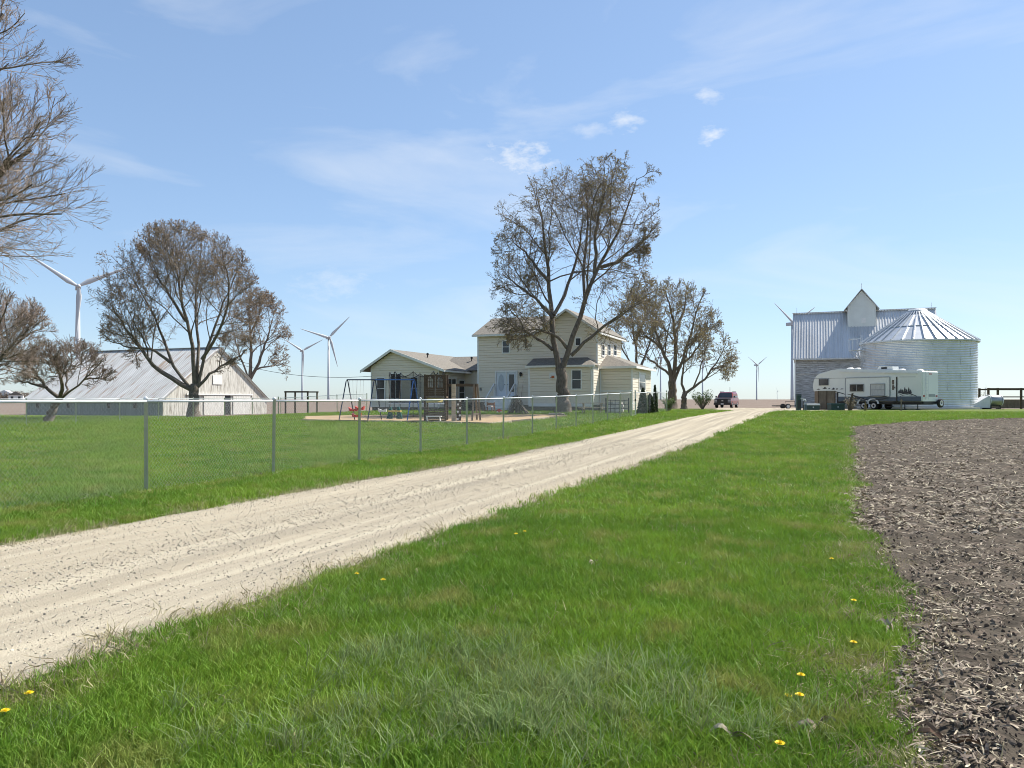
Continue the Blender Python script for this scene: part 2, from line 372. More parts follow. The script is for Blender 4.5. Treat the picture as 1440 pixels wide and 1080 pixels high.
def field_l(y): return np.interp(y, [-20, 3.5, 10, 15, 22, 36, 41, 46, 52, 58, 66], [.35, .42, .55, .7, 1.0, 1.5, 4, 8.5, 16, 24, 36]) + .35 * (fbm(np.asarray(y) * .7 + 9, np.asarray(y) * 0, 31, 3) - .45)
def grow_axis(a, b, d0, g):
    v = [a]; d = d0
    while v[-1] < b: v.append(v[-1] + d); d *= g
    return np.array(v)
fy = np.concatenate([np.arange(-14, 1.5, .5), grow_axis(1.5, 66, .035, 1.011)])
fu = np.concatenate([[0], grow_axis(.03, 75, .04, 1.02)])
FX = field_l(fy)[:, None] + fu[None, :]; FY = np.repeat(fy[:, None], len(fu), 1)
FX = FX + .0 * FY
lump = (fbm(FX * 3.2, FY * 3.2, 40, 4) - .47) * .13 + (fbm(FX * 11, FY * 11, 45, 2) - .37) * .085
lump = np.maximum(lump, -.045)
edge_w = np.clip(fu / .25, 0, 1)[None, :]
FZ = gh(FX, FY) + .014 + .05 * edge_w + lump * edge_w
idx = np.arange(FX.size).reshape(FX.shape)
q = np.stack([idx[:-1, :-1], idx[:-1, 1:], idx[1:, 1:], idx[1:, :-1]], -1).reshape(-1, 4)
o = link('crop_field', mesh_np('crop_field', np.stack([FX, FY, FZ], -1).reshape(-1, 3), [q], True), m_soil); tag(o, kind='structure')
def field_z(x, y): return gh(x, y) + .064 + np.maximum((fbm(x * 3.2, y * 3.2, 40, 4) - .47) * .13 + (fbm(x * 11, y * 11, 45, 2) - .37) * .085, -.045)

# scattering: a point cloud whose points carry turn, size and variant
def scatter(name, P, rot, scl, coll, idx, label, cat):
    me = bpy.data.meshes.new(name); me.vertices.add(len(P)); me.vertices.foreach_set('co', np.asarray(P, np.float32).ravel())
    for nm, ty, arr, key in (('turn', 'FLOAT_VECTOR', rot, 'vector'), ('size', 'FLOAT', scl, 'value'), ('variant', 'INT', idx, 'value')):
        a = me.attributes.new(nm, ty, 'POINT'); a.data.foreach_set(key, np.asarray(arr, np.int32 if ty == 'INT' else np.float32).ravel())
    o = bpy.data.objects.new(name, me); C.objects.link(o); tag(o, label, cat, kind='stuff')
    g = bpy.data.node_groups.new(name, 'GeometryNodeTree'); g.interface.new_socket('Geometry', in_out='INPUT', socket_type='NodeSocketGeometry'); g.interface.new_socket('Geometry', in_out='OUTPUT', socket_type='NodeSocketGeometry')
    gi = N('NodeGroupInput', g); go = N('NodeGroupOutput', g); ip = N('GeometryNodeInstanceOnPoints', g)
    cinf = N('GeometryNodeCollectionInfo', g); cinf.inputs['Collection'].default_value = coll; cinf.inputs['Separate Children'].default_value = True; cinf.inputs['Reset Children'].default_value = True
    def na(nm, ty):
        n = N('GeometryNodeInputNamedAttribute', g, data_type=ty); n.inputs[0].default_value = nm; return n.outputs[0]
    e2r = N('FunctionNodeEulerToRotation', g); L(na('turn', 'FLOAT_VECTOR'), e2r.inputs[0], g)
    L(gi.outputs[0], ip.inputs['Points'], g); L(cinf.outputs[0], ip.inputs['Instance'], g); ip.inputs['Pick Instance'].default_value = True
    L(na('variant', 'INT'), ip.inputs['Instance Index'], g); L(e2r.outputs[0], ip.inputs['Rotation'], g); L(na('size', 'FLOAT'), ip.inputs['Scale'], g)
    L(ip.outputs[0], go.inputs[0], g)
    md = o.modifiers.new('scatter', 'NODES'); md.node_group = g; return o
def pool(name, meshes, m):
    c = bpy.data.collections.new(name)
    for i, me in enumerate(meshes):
        me.materials.append(m); ob = bpy.data.objects.new(f'{name}_{i:02d}', me); c.objects.link(ob)
    return c
def clump(nb, rad, hmin, hmax, wid, lean, seed, droop=.5):
    r_ = random.Random(seed); V = []; Q = []
    for _ in range(nb):
        a = r_.uniform(0, 2 * pi); d = rad * sqrt(r_.random()); bx_, by = d * cos(a), d * sin(a); h = r_.uniform(hmin, hmax); la = r_.uniform(0, 2 * pi); le = r_.uniform(.1, lean) * h
        wa = r_.uniform(0, pi); wx, wy = cos(wa) * wid / 2, sin(wa) * wid / 2; b = len(V)
        for t, ww in ((0, 1), (.5, .85), (.85, .5)):
            ox, oy = cos(la) * le * t * t, sin(la) * le * t * t; zz = h * t * (1 - droop * .25 * t * t) - (.01 if t == 0 else 0)
            V += [(bx_ + ox - wx * ww, by + oy - wy * ww, zz), (bx_ + ox + wx * ww, by + oy + wy * ww, zz)]
        V.append((bx_ + cos(la) * le, by + sin(la) * le, h * (1 - droop * .25)))
        Q += [(b, b + 1, b + 3, b + 2), (b + 2, b + 3, b + 5, b + 4), (b + 4, b + 5, b + 6)]
    me = bpy.data.meshes.new('clump'); me.from_pydata(V, [], Q); return me
def view_points(n, d0, d1, power=1.0, margin=1.25):
    """random land points ahead of the lens; denser close by when power < 1"""
    u = rng.random(n); d = (d0 ** power + u * (d1 ** power - d0 ** power)) ** (1 / power); cx = (rng.random(n) - .5) * 2 * (.68 * margin * d + .5)
    x = cx * CB - d * SB; y = cx * SB + d * CB; return x, y, d
ROADL = np.vectorize(road_l); ROADR = np.vectorize(road_r)
TY = np.linspace(-14, 90, 1041); TRL = ROADL(TY); TRR = ROADR(TY); TFL = field_l(TY)
BED = [gp(424, 592.5), gp(520, 594.5), gp(612, 595.5), gp(690, 598), gp(745, 592), gp(796, 586.5), on(790, 50), on(700, 50.5), on(600, 51), on(500, 51), on(430, 50)]
def in_bed(x, y):
    c = np.zeros(np.shape(x), bool)
    for a_, b_ in zip(BED, BED[1:] + BED[:1]):
        c ^= ((a_.y > y) != (b_.y > y)) & (x < (b_.x - a_.x) * (y - a_.y) / (b_.y - a_.y + 1e-9) + a_.x)
    return c
def grass_ok(x, y, pad=0):
    l = np.interp(y, TY, TRL); r = np.interp(y, TY, TRR); fl = np.interp(y, TY, TFL)
    j = .16 * (vnoise(x * 5, y * 5, 77) - .5)
    return lawn_mask(x, y) & ((x < l - pad + j) | (x > r + pad + j)) & (x < fl - pad + j + .05) & (y < 62) & ~in_bed(x, y)
turf = pool('turf_clump', [clump(16, .07, .035, .085, .0042, .9, s) for s in range(6)], m_blade)
tuft = pool('long_clump', [clump(11, .06, .08, .22, .0046, 1.0, 30 + s, .8) for s in range(6)], m_blade2)
dryt = pool('dry_clump', [clump(7, .06, .03, .10, .0040, 1.8, 60 + s, 1.2) for s in range(4)], m_dry)
far_t = pool('far_clump', [clump(14, .16, .05, .10, .010, 1.0, 90 + s) for s in range(5)], m_blade)
def bare(x, y):
    """worn patches along the drive and the field edge"""
    r = np.interp(y, TY, TRR); l = np.interp(y, TY, TRL); fl = np.interp(y, TY, TFL); e = np.minimum(np.minimum(np.abs(x - r), np.abs(x - l)), np.abs(fl - x) * .9)
    return np.clip(1 - e / .7, 0, 1) * .75 * (vnoise(x * 3, y * 3, 15) > .35) 
def put(name, coll, nvar, xyd, keep, smin, smax, label, cat, tilt=.15, grow_=0.0):
    x, y, d = (a[keep] for a in xyd); n = len(x); P = np.stack([x, y, gh(x, y) + .012], -1)
    rot = np.stack([rng.normal(0, tilt, n), rng.normal(0, tilt, n), rng.random(n) * 6.283], -1); s = (smin + rng.random(n) * (smax - smin)) * (1 + grow_ * d)
    return scatter(name, P, rot, s, coll, rng.integers(0, nvar, n), label, cat)
a = view_points(52000, 2.0, 10, 1.25); k = grass_ok(a[0], a[1]) & (rng.random(len(a[0])) > bare(a[0], a[1])); put('grass', turf, 6, a, k, .8, 1.35, 'short green lawn grass on both sides of the driveway', 'grass')
a = view_points(60000, 9, 30, 1.2); k = grass_ok(a[0], a[1]) & (rng.random(len(a[0])) > bare(a[0], a[1])); put('grass', far_t, 5, a, k, .75, 1.2, 'mown grass further along the lawn', 'grass')
a = view_points(42000, 28, 70, 1.2); k = grass_ok(a[0], a[1]); put('grass', far_t, 5, a, k, 1.1, 1.7, 'mown grass of the farmyard lawn around the house', 'grass')
# unmown tuft patch beside the drive
def longp(x, y):
    c = gp(560, 985); dx, dy = x - c.x, y - c.y; u = dx * CB + dy * SB; v = -dx * SB + dy * CB
    main = .72 - .8 * np.sqrt((u / 1.35) ** 2 + (v / .85) ** 2)
    return np.clip(main + (fbm(x * 2.2, y * 2.2, 55) - .45) * 2.2, 0, .8)
a = view_points(26000, 2.0, 6.5, 1.3); k = grass_ok(a[0], a[1], .1) & (rng.random(len(a[0])) < longp(a[0], a[1]) * 1.0); put('long_grass', tuft, 6, a, k, .6, 1.1, 'greyish long unmown grass patch beside the driveway', 'grass', .3)
a = view_points(26000, 2.0, 26, 1.1); k = grass_ok(a[0], a[1], .1) & (fbm(a[0] * .9, a[1] * .9, 66) > .60); put('long_grass', tuft, 6, a, k, .35, .65, 'scattered longer grass tufts in the mown lawn', 'grass', .3)
a = view_points(90000, 2.0, 24, 1.1); k = grass_ok(a[0], a[1], -.22) & (rng.random(len(a[0])) < bare(a[0], a[1]) * .85 + .02 + .12 * (fbm(a[0] * .7, a[1] * .7, 123, 3) > .58)); put('dry_grass', dryt, 4, a, k, .8, 1.4, 'dry straw coloured grass along the driveway and field edges', 'grass', .5)
# gravel stones
def pebble(seed):
    r_ = random.Random(seed); b = bmesh.new(); bmesh.ops.create_icosphere(b, subdivisions=1, radius=1)
    for v in b.verts: v.co *= r_.uniform(.75, 1.15); v.co.z *= .32
    me = bpy.data.meshes.new('pebble'); b.to_mesh(me); b.free(); return me
peb = pool('pebble', [pebble(s) for s in range(6)], m_stone)
x, y, d = view_points(260000, 3.2, 26, 1.0, 1.3)
l = np.interp(y, TY, TRL); r = np.interp(y, TY, TRR); t = (x - l) / (r - l)
ridge = np.exp(-((t - .5) / .09) ** 2) + .9 * np.exp(-((t - .0) / .08) ** 2) + .7 * np.exp(-((t - 1.) / .08) ** 2)
k = (t > -.035) & (t < 1.035) & (rng.random(len(x)) < .45 + .6 * ridge); x, y, d, t = x[k], y[k], d[k], t[k]; n = len(x)
e = np.minimum(t, 1 - t) * 2
zz = gh(x, y) + .012 + .035 * np.clip(e * 3, 0, 1) - .022 * (np.exp(-((t - .3) / .09) ** 2) + np.exp(-((t - .72) / .09) ** 2)) + .012 * fbm(x * 2.2, y * .7, 5, 2) + .002
scatter('gravel', np.stack([x, y, zz], -1), rng.random((n, 3)) * 6.28, .003 + .009 * rng.random(n) ** 4 + .0002 * d, peb, rng.integers(0, 6, n), 'loose crushed limestone on the driveway', 'gravel')
# corn residue on the field
def chip(seed):
    r_ = random.Random(seed); ln = r_.choice([.035, .05, .07, .1, .15, .22]); wd = r_.uniform(.005, .026) if ln < .12 else r_.uniform(.005, .012); n = 5; V = []; c = r_.uniform(-.3, .3); cz = r_.uniform(0, .25); tw = r_.uniform(-.8, .8)
    for i in range(n):
        t = i / (n - 1) - .5; ww = wd * (1 - 1.2 * t * t); px_, py_, pz = t * ln, c * ln * t * t, cz * ln * (.25 - t * t) + .004; a_ = tw * t * 2 + .2
        V += [(px_, py_ - ww / 2 * cos(a_), pz - ww / 2 * sin(a_)), (px_, py_ + ww / 2 * cos(a_), pz + ww / 2 * sin(a_))]
    me = bpy.data.meshes.new('chip'); me.from_pydata(V, [], [(2 * i, 2 * i + 1, 2 * i + 3, 2 * i + 2) for i in range(n - 1)]); return me
chips = pool('chip', [chip(200 + s) for s in range(14)], m_straw)
def residue(n, d0, d1, smin, smax, p, label):
    u = rng.random(n); d = (d0 ** p + u * (d1 ** p - d0 ** p)) ** (1 / p); cx = d * (.30 + rng.random(n) * .62)
    x = cx * CB - d * SB; y = cx * SB + d * CB; fl = np.interp(y, TY, TFL); k = (x > fl - .05 - .25 * rng.random(n) ** 2) & (y < 64)
    k &= rng.random(n) < .22 + 1.1 * (fbm(x * 1.6, y * 1.6, 91, 3) > .45)
    x, y = x[k], y[k]; m = len(x); z = np.where(x > fl[k], field_z(x, y), gh(x, y) + .03) + .004
    rot = np.stack([rng.normal(0, .3, m), rng.normal(0, .3, m), rng.random(m) * 6.28], -1)
    scatter('corn_residue', np.stack([x, y, z], -1), rot, smin + rng.random(m) * (smax - smin), chips, rng.integers(0, 14, m), label, 'corn residue')
residue(46000, 2.2, 11, .18, .72, 1.6, 'pale corn stalk litter on the bare soil next to the lawn edge')
residue(240000, 8, 62, .5, 1.3, 1.2, 'pale corn stalk litter over the tilled field towards the camper')

clod = pool('clod', [pebble(300 + s_) for s_ in range(5)], M('soil_clod', (.16, .125, .097), (.10, .078, .06), .95, scale=9, rnd=.35, spec=.08))
u = rng.random(15000); d = 2.2 * (16 / 2.2) ** (u ** 1.15); cx = d * (.3 + rng.random(15000) * .6); x = cx * CB - d * SB; y = cx * SB + d * CB
k = x > np.interp(y, TY, TFL) + .03; x, y, d = x[k], y[k], d[k]; n = len(x)
scatter('soil_clods', np.stack([x, y, field_z(x, y) + .004], -1), rng.random((n, 3)) * 6.28, .004 + .017 * rng.random(n) ** 3, clod, rng.integers(0, 5, n), 'crumbly brown soil clods in the tilled field', 'soil')
n = 620; ly_ = 4 + rng.random(n) ** 1.1 * 42; lx_ = np.interp(ly_, [2.75, 46], [-9.72, -10.5]) + rng.normal(0, .22, n)
scatter('leaf_litter', np.stack([lx_, ly_, gh(lx_, ly_) + .05], -1), np.stack([rng.normal(0, .5, n), rng.normal(0, .5, n), rng.random(n) * 6.28], -1), .5 + rng.random(n) * 1.1, chips, rng.integers(0, 14, n), 'pale dry leaf litter blown against the foot of the driveway fence', 'leaf litter')
# ------------------------------------------------------------------ trees
def tubes(P, Rr, k):
    """P (N,n,3), Rr (N,n) -> verts, quads"""
    Nn, n, _ = P.shape; T = np.gradient(P, axis=1); T /= np.linalg.norm(T, axis=-1, keepdims=True) + 1e-9
    ref = np.where(np.abs(T[:, :1, 2:3]) > .9, np.array([1., 0, 0]), np.array([0, 0, 1.])); U = np.cross(T, ref); U /= np.linalg.norm(U, axis=-1, keepdims=True) + 1e-9; Vv = np.cross(T, U)
    a = np.arange(k) * 2 * pi / k
    v = P[:, :, None] + Rr[:, :, None, None] * (U[:, :, None] * np.cos(a)[None, None, :, None] + Vv[:, :, None] * np.sin(a)[None, None, :, None])
    idx = np.arange(Nn * n * k).reshape(Nn, n, k); j = np.roll(idx, -1, axis=2)
    q = np.stack([idx[:, :-1], j[:, :-1], j[:, 1:], idx[:, 1:]], -1).reshape(-1, 4); return v.reshape(-1, 3), q
def resample(pts, n):
    pts = np.array(pts, float); s = np.concatenate([[0], np.cumsum(np.linalg.norm(np.diff(pts, axis=0), axis=1))]); u = np.linspace(0, s[-1], n)
    o = np.stack([np.interp(u, s, pts[:, i]) for i in range(3)], -1)
    for _ in range(2): o[1:-1] = .25 * o[:-2] + .5 * o[1:-1] + .25 * o[2:]
    return o
def grow(P, Rr, kids, ratio, ang, n, up, env, tmin=.2, rr=.44, wob=.18, rmin=.01, lmin=.25, g=None):
    Np, m, _ = P.shape; Lp = np.linalg.norm(np.diff(P, axis=1), axis=-1).sum(1)
    pi_ = np.repeat(np.arange(Np), kids); t = tmin + (1 - tmin) * ((np.tile(np.arange(kids), Np) + g.random(Np * kids)) / kids)
    f = np.clip(t * (m - 1), 0, m - 1.001); i0 = f.astype(int); fr = (f - i0)[:, None]
    s = P[pi_, i0] * (1 - fr) + P[pi_, i0 + 1] * fr; tn = P[pi_, i0 + 1] - P[pi_, i0]; tn /= np.linalg.norm(tn, axis=1, keepdims=True) + 1e-9
    r0 = Rr[pi_, i0] * (1 - fr[:, 0]) + Rr[pi_, i0 + 1] * fr[:, 0]
    rv = g.normal(size=tn.shape); pr = np.cross(tn, rv); pr /= np.linalg.norm(pr, axis=1, keepdims=True) + 1e-9
    a = (ang + g.normal(0, .22, len(t)))[:, None]; d = np.cos(a) * tn + np.sin(a) * pr; d[:, 2] += up; d /= np.linalg.norm(d, axis=1, keepdims=True)
    ln = Lp[pi_] * ratio * (1.15 - .6 * t) * g.uniform(.65, 1.25, len(t))
    for _ in range(9):
        e = s + d * ln[:, None]; v = np.min([(((e - c) / q) ** 2).sum(1) for c, q in env], axis=0); ln = np.where(v > 1, ln * .82, ln)
    k = ln > lmin; s, d, ln, r0 = s[k], d[k], ln[k], r0[k]
    pts = [s]; dd = d.copy()
    for _ in range(n - 1):
        dd = dd + g.normal(0, wob, dd.shape); dd[:, 2] += up * .35; dd /= np.linalg.norm(dd, axis=1, keepdims=True); pts.append(pts[-1] + dd * (ln / (n - 1))[:, None])
    rs = np.minimum(np.maximum(r0 * rr, rmin), r0 + rmin)[:, None] * np.linspace(1, .4, n)[None]; rs = np.maximum(rs, rmin * .8)
    return np.stack(pts, 1), rs
def leaves(Pts, size, g, aspect=.55):
    n = len(Pts); a = g.normal(size=(n, 3)); a /= np.linalg.norm(a, axis=1, keepdims=True); b = np.cross(a, g.normal(size=(n, 3))); b /= np.linalg.norm(b, axis=1, keepdims=True) + 1e-9
    s = (size * g.uniform(.6, 1.3, n))[:, None]; a = a * s; b = b * s * aspect
    v = np.stack([Pts - a, Pts + b, Pts + a, Pts - b], 1).reshape(-1, 3); return v, np.arange(4 * n).reshape(n, 4)
def tree(name, label, base, limbs, env, cfg, seed, group=None, bark=None, twig=None, bud=None):
    """limbs: list of (world points, r0, r1); env: list of (centre, radii); cfg: per level (kids, ratio, angle, points, up, rmin)"""
    g = np.random.default_rng(seed); base = np.array(base, float); root = empty(name, base, 0, label, 'tree', group)
    Ps = [resample(p, 12) for p, _, _ in limbs]; Rs = [b + (a - b) * np.linspace(1, 0, 12) ** .85 for _, a, b in limbs]
    Rs[0] = Rs[0] * (1 + .55 * np.exp(-np.linspace(0, 7, 12)))
    lv = (np.array(Ps), np.array(Rs)); lv[0][:, 2:] += g.normal(0, .05, lv[0][:, 2:].shape)
    V, Q = tubes(lv[0], lv[1], 9); vs, qs, off = [V], [Q], len(V); cur = lv; tw = []
    env = [(np.array(c, float), np.array(q, float)) for c, q in env]
    for i, (kids, ratio, ang, n, up, rmin) in enumerate(cfg['levels']):
        if i == 0: cur = (cur[0][1:], cur[1][1:])
        cur = grow(cur[0], cur[1], kids, ratio, ang, n, up, env, rmin=rmin, g=g, tmin=.22 if i else .3, lmin=cfg.get('lmin', .12), wob=cfg.get('wob', .17))
        if i == 0: V, Q = tubes(cur[0], cur[1], 6); vs.append(V); qs.append(Q + off)
        else: tw.append((cur, 4 if i == 1 else 3))
    link('trunk', mesh_np('trunk', np.concatenate(vs) - base, [np.concatenate(qs)], True), bark or m_bark, root)
    vs, qs, off = [], [], 0
    for (P, Rr), k in tw:
        V, Q = tubes(P, Rr, k); vs.append(V); qs.append(Q + off); off += len(V)
    tips = tw[-1][0][0]; br = link('branches', mesh_np('branches', np.concatenate(vs) - base, [np.concatenate(qs)]), twig or m_twig, root)
    nl = cfg.get('buds', 0)
    if nl:
        m = tips.shape[1]; ii = np.repeat(np.arange(len(tips)), nl); jj = g.integers(max(1, m // 2 - 1), m, len(ii)); c = tips[ii, jj] + g.normal(0, cfg['bsize'] * .6, (len(ii), 3))
        v, q_ = leaves(c, cfg['bsize'], g); link('crown', mesh_np('crown', v - base, [q_]), bud or m_bud, root)
    return root
def trace(pts, d, spread, g):
    """limb along photo columns and rows at distance d, wandering in depth"""
    k = g.uniform(-1, 1) * spread; n = len(pts); return [at(px, py, d + k * (i / max(1, n - 1)) ** 1.2) for i, (px, py) in enumerate(pts)]
def ell(px, py, d, rx, rz, rdepth):
    s = d / F; r = max(rx * s, rdepth); return (at(px, py, d), (r, r, rz * s))
def traced_tree(name, label, d, trunk, limbs, envs, cfg, seed, rt, rl, group=None, spread=3.5, **kw):
    g = np.random.default_rng(seed + 500); base = on(trunk[0][0], d); tp = [at(a, b, d) for a, b in trunk]; tp[0] = base - Vector((0, 0, .08))
    LL = [(tp, rt, rt * .72)] + [(trace(p, d, spread * (.35 if i == 0 else 1), g), rl * g.uniform(.85, 1.05) * (1 if i < 2 else .62), rl * .09) for i, p in enumerate(limbs)]
    return tree(name, label, base, LL, [ell(*e[:2], d, *e[2:]) for e in envs], cfg, seed, group, **kw)

CFG = dict(levels=[(7, .42, .75, 7, .10, .035), (6, .46, .70, 6, .06, .020), (6, .50, .65, 5, .03, .013), (4, .52, .6, 3, .0, .010)], buds=2, bsize=.075)
traced_tree('silver_maple', 'tall budding tree with forked trunk standing before the two-storey house', 54.5,
    [(792, 580), (791, 555), (789, 532), (788, 518)],
    [[(789, 524), (802, 487), (815, 446), (828, 416), (842, 368), (860, 345), (875, 322), (884, 285), (898, 250)],
     [(787, 524), (779, 487), (777, 446), (771, 412), (771, 368), (765, 331), (760, 296), (754, 266)],
     [(777, 492), (760, 476), (740, 470), (732, 452), (715, 432)], [(778, 447), (760, 427), (741, 411), (723, 397), (706, 384)],
     [(779, 443), (793, 420), (804, 390), (815, 349), (819, 312), (818, 286)], [(836, 385), (838, 345), (834, 323), (845, 300), (851, 272), (850, 236)],
     [(823, 427), (819, 383), (825, 345), (829, 312), (827, 270), (817, 234)], [(803, 500), (823, 482), (845, 460), (868, 446), (895, 428), (914, 412)],
     [(844, 376), (867, 370), (890, 352), (912, 330)], [(771, 395), (752, 372), (735, 350), (718, 336)], [(800, 492), (780, 470), (756, 462), (730, 468)]],
    [(812, 372, 104, 160, 5), (745, 425, 56, 78, 4), (865, 290, 60, 80, 4), (862, 430, 62, 66, 4), (752, 330, 42, 70, 3.5)],
    dict(levels=[(11, .58, .85, 8, .05, .024), (8, .56, .78, 6, .02, .016), (7, .55, .7, 5, -.06, .011), (4, .58, .6, 3, -.08, .0085)], buds=1, bsize=.058), 3, .50, .235)
traced_tree('maple_tree', 'broad rust-budded maple standing before the weathered white barn gable', 63,
    [(272, 587), (272, 570), (273, 552), (273, 541)],
    [[(274, 545), (271, 487), (266, 458), (255, 428), (252, 398), (246, 368), (238, 332)], [(270, 548), (252, 541), (231, 526), (207, 511), (198, 485), (184, 469), (166, 446), (147, 424)],
     [(268, 546), (243, 517), (231, 481), (219, 449), (204, 419), (190, 398), (176, 374)], [(277, 545), (278, 499), (275, 458), (274, 422), (278, 384), (285, 335)],
     [(278, 545), (287, 499), (302, 464), (311, 434), (326, 398), (342, 362)], [(277, 545), (296, 527), (311, 514), (334, 502), (350, 488)],
     [(262, 452), (240, 420), (222, 390), (206, 350)], [(284, 505), (302, 480), (318, 440), (324, 410), (312, 350)], [(240, 510), (215, 490), (180, 490), (150, 478)]],
    [(252, 425, 122, 114, 6.5)], dict(levels=[(12, .57, .8, 8, .12, .026), (8, .56, .72, 6, .10, .017), (7, .55, .65, 5, .07, .012), (4, .58, .55, 3, .05, .0095)], buds=1, bsize=.062), 4, .48, .225, spread=5, bud=m_budr)
traced_tree('spreading_tree', 'low spreading bare tree with a leaning dark trunk inside the mesh fence', 48,
    [(68, 594), (72, 578), (80, 566), (85, 557)],
    [[(84, 560), (78, 556), (66, 545), (58, 533), (47, 518), (30, 508)], [(85, 559), (87, 538), (83, 518), (76, 500)], [(86, 560), (95, 553), (96, 537), (92, 522), (100, 508), (101, 486)],
     [(87, 560), (98, 550), (112, 541), (119, 532), (132, 518), (150, 508)], [(66, 545), (48, 540), (30, 536), (10, 530)], [(92, 525), (75, 510), (60, 492)], [(118, 533), (135, 532), (155, 530)]],
    [(80, 512, 88, 50, 4)], dict(levels=[(11, .6, .8, 6, .12, .022), (8, .55, .75, 5, .12, .015), (7, .55, .65, 4, .12, .011), (4, .6, .5, 3, .10, .009)], buds=0, wob=.2), 5, .26, .13, spread=3, twig=m_tantwig)
traced_tree('yard_tree', 'olive-budded tree with thick dark trunk past the side porch', 76,
    [(944, 572), (945, 555), (946, 535)],
    [[(946, 540), (951, 494), (949, 465), (940, 425), (936, 402)], [(945, 540), (939, 506), (930, 490), (923, 468), (913, 436)], [(947, 540), (961, 500), (973, 465), (984, 430), (990, 404)],
     [(945, 530), (928, 515), (912, 505), (898, 495)], [(950, 520), (968, 505), (980, 490), (996, 470)], [(930, 490), (912, 476), (898, 462)], [(949, 470), (962, 440), (966, 405)]],
    [(946, 462, 64, 74, 5), (912, 440, 40, 50, 4)], dict(levels=[(10, .6, .8, 7, .1, .03), (7, .56, .72, 5, .05, .019), (6, .55, .65, 4, .03, .013), (3, .52, .6, 3, 0, .010)], buds=2, bsize=.072), 6, .50, .26)
traced_tree('yard_tree', 'smaller olive-budded tree with crooked low limb next to the leafy shrub', 73,
    [(962, 576), (962, 563), (963, 551)],
    [[(963, 553), (958, 536), (961, 518), (966, 498), (970, 476)], [(964, 553), (970, 548), (988, 537), (1002, 518), (1014, 500), (1022, 482)], [(975, 545), (985, 520), (992, 495), (998, 470)], [(1000, 520), (1015, 515), (1028, 508)]],
    [(995, 502, 43, 48, 3.2)], dict(levels=[(10, .62, .8, 6, .1, .026), (7, .56, .72, 5, .05, .017), (5, .55, .65, 4, .03, .012), (3, .5, .6, 3, 0, .0095)], buds=2, bsize=.07), 7, .30, .15)
traced_tree('yard_tree', 'budding tree rising behind the two-storey house gable', 90,
    [(898, 572), (898, 545), (897, 520)],
    [[(897, 525), (894, 490), (890, 455), (885, 420)], [(897, 525), (910, 495), (918, 465), (922, 440)], [(897, 525), (880, 500), (868, 475), (862, 450)], [(894, 480), (905, 455), (908, 425)]],
    [(893, 462, 46, 62, 4)], dict(levels=[(10, .62, .8, 6, .1, .03), (7, .56, .72, 5, .05, .02), (5, .55, .65, 4, .03, .014), (3, .5, .6, 3, 0, .011)], buds=2, bsize=.08), 8, .36, .2)
traced_tree('barn_tree', 'brown-budded tree growing behind the weathered barn', 98,
    [(350, 570), (350, 550), (351, 530)],
    [[(351, 535), (354, 500), (352, 465), (350, 430)], [(351, 535), (366, 505), (378, 470), (385, 440)], [(351, 535), (338, 505), (328, 470), (322, 440)], [(358, 520), (380, 515), (398, 512)], [(352, 470), (366, 440), (364, 412)]],
    [(357, 470, 54, 72, 5), (378, 520, 32, 32, 3.5)], dict(levels=[(10, .62, .8, 6, .1, .032), (7, .56, .72, 5, .05, .022), (6, .55, .65, 4, .03, .015), (3, .5, .6, 3, 0, .012)], buds=2, bsize=.085), 9, .45, .24, bud=m_budr)
# two bare trees past the edge of the frame, only their outer limbs reach in
def free_tree(name, label, px, d, height, rad, seed, cfg, twig, group=None):
    g = np.random.default_rng(seed); b = on(px, d); limbs = [([b - Vector((0, 0, .1)), b + Vector((.1, 0, height * .12)), b + Vector((0, .15, height * .25))], height * .026, height * .02)]
    for i in range(11):
        a = 2 * pi * i / 11 + g.uniform(-.2, .2); z0 = height * g.uniform(.16, .3); hz = height * g.uniform(.42, .93); q = rad * sqrt(max(.1, 1 - ((hz - height * .63) / (height * .38)) ** 2)) * .78
        p0 = b + Vector((0, 0, z0)); p3 = b + Vector((cos(a) * q, sin(a) * q, hz)); mid = p0.lerp(p3, .5) + Vector((0, 0, -.04 * height))
        limbs.append(([p0, p0.lerp(mid, .5), mid, p3], height * .012, height * .003))
    return tree(name, label, b, limbs, [(b + Vector((0, 0, height * .59)), (rad, rad, height * .40))], cfg, seed, group, twig=twig)
free_tree('bare_tree', 'tall bare tree whose reddish twigs reach in over the mesh fence', -300, 20, 15.5, 8.2, 12,
          dict(levels=[(14, .55, .7, 8, .07, .013), (9, .56, .65, 7, .07, .009), (8, .54, .6, 5, .07, .0065), (4, .5, .5, 3, .06, .005)], buds=1, bsize=.013, wob=.11), m_redtwig)
free_tree('bare_tree', 'smaller bare rust-brown tree behind the tall bare tree', -60, 42, 8.6, 5.0, 14,
          dict(levels=[(12, .6, .7, 6, .12, .018), (8, .56, .65, 5, .12, .013), (7, .55, .58, 4, .1, .0095), (4, .5, .5, 3, .08, .008)], buds=0), m_redtwig)
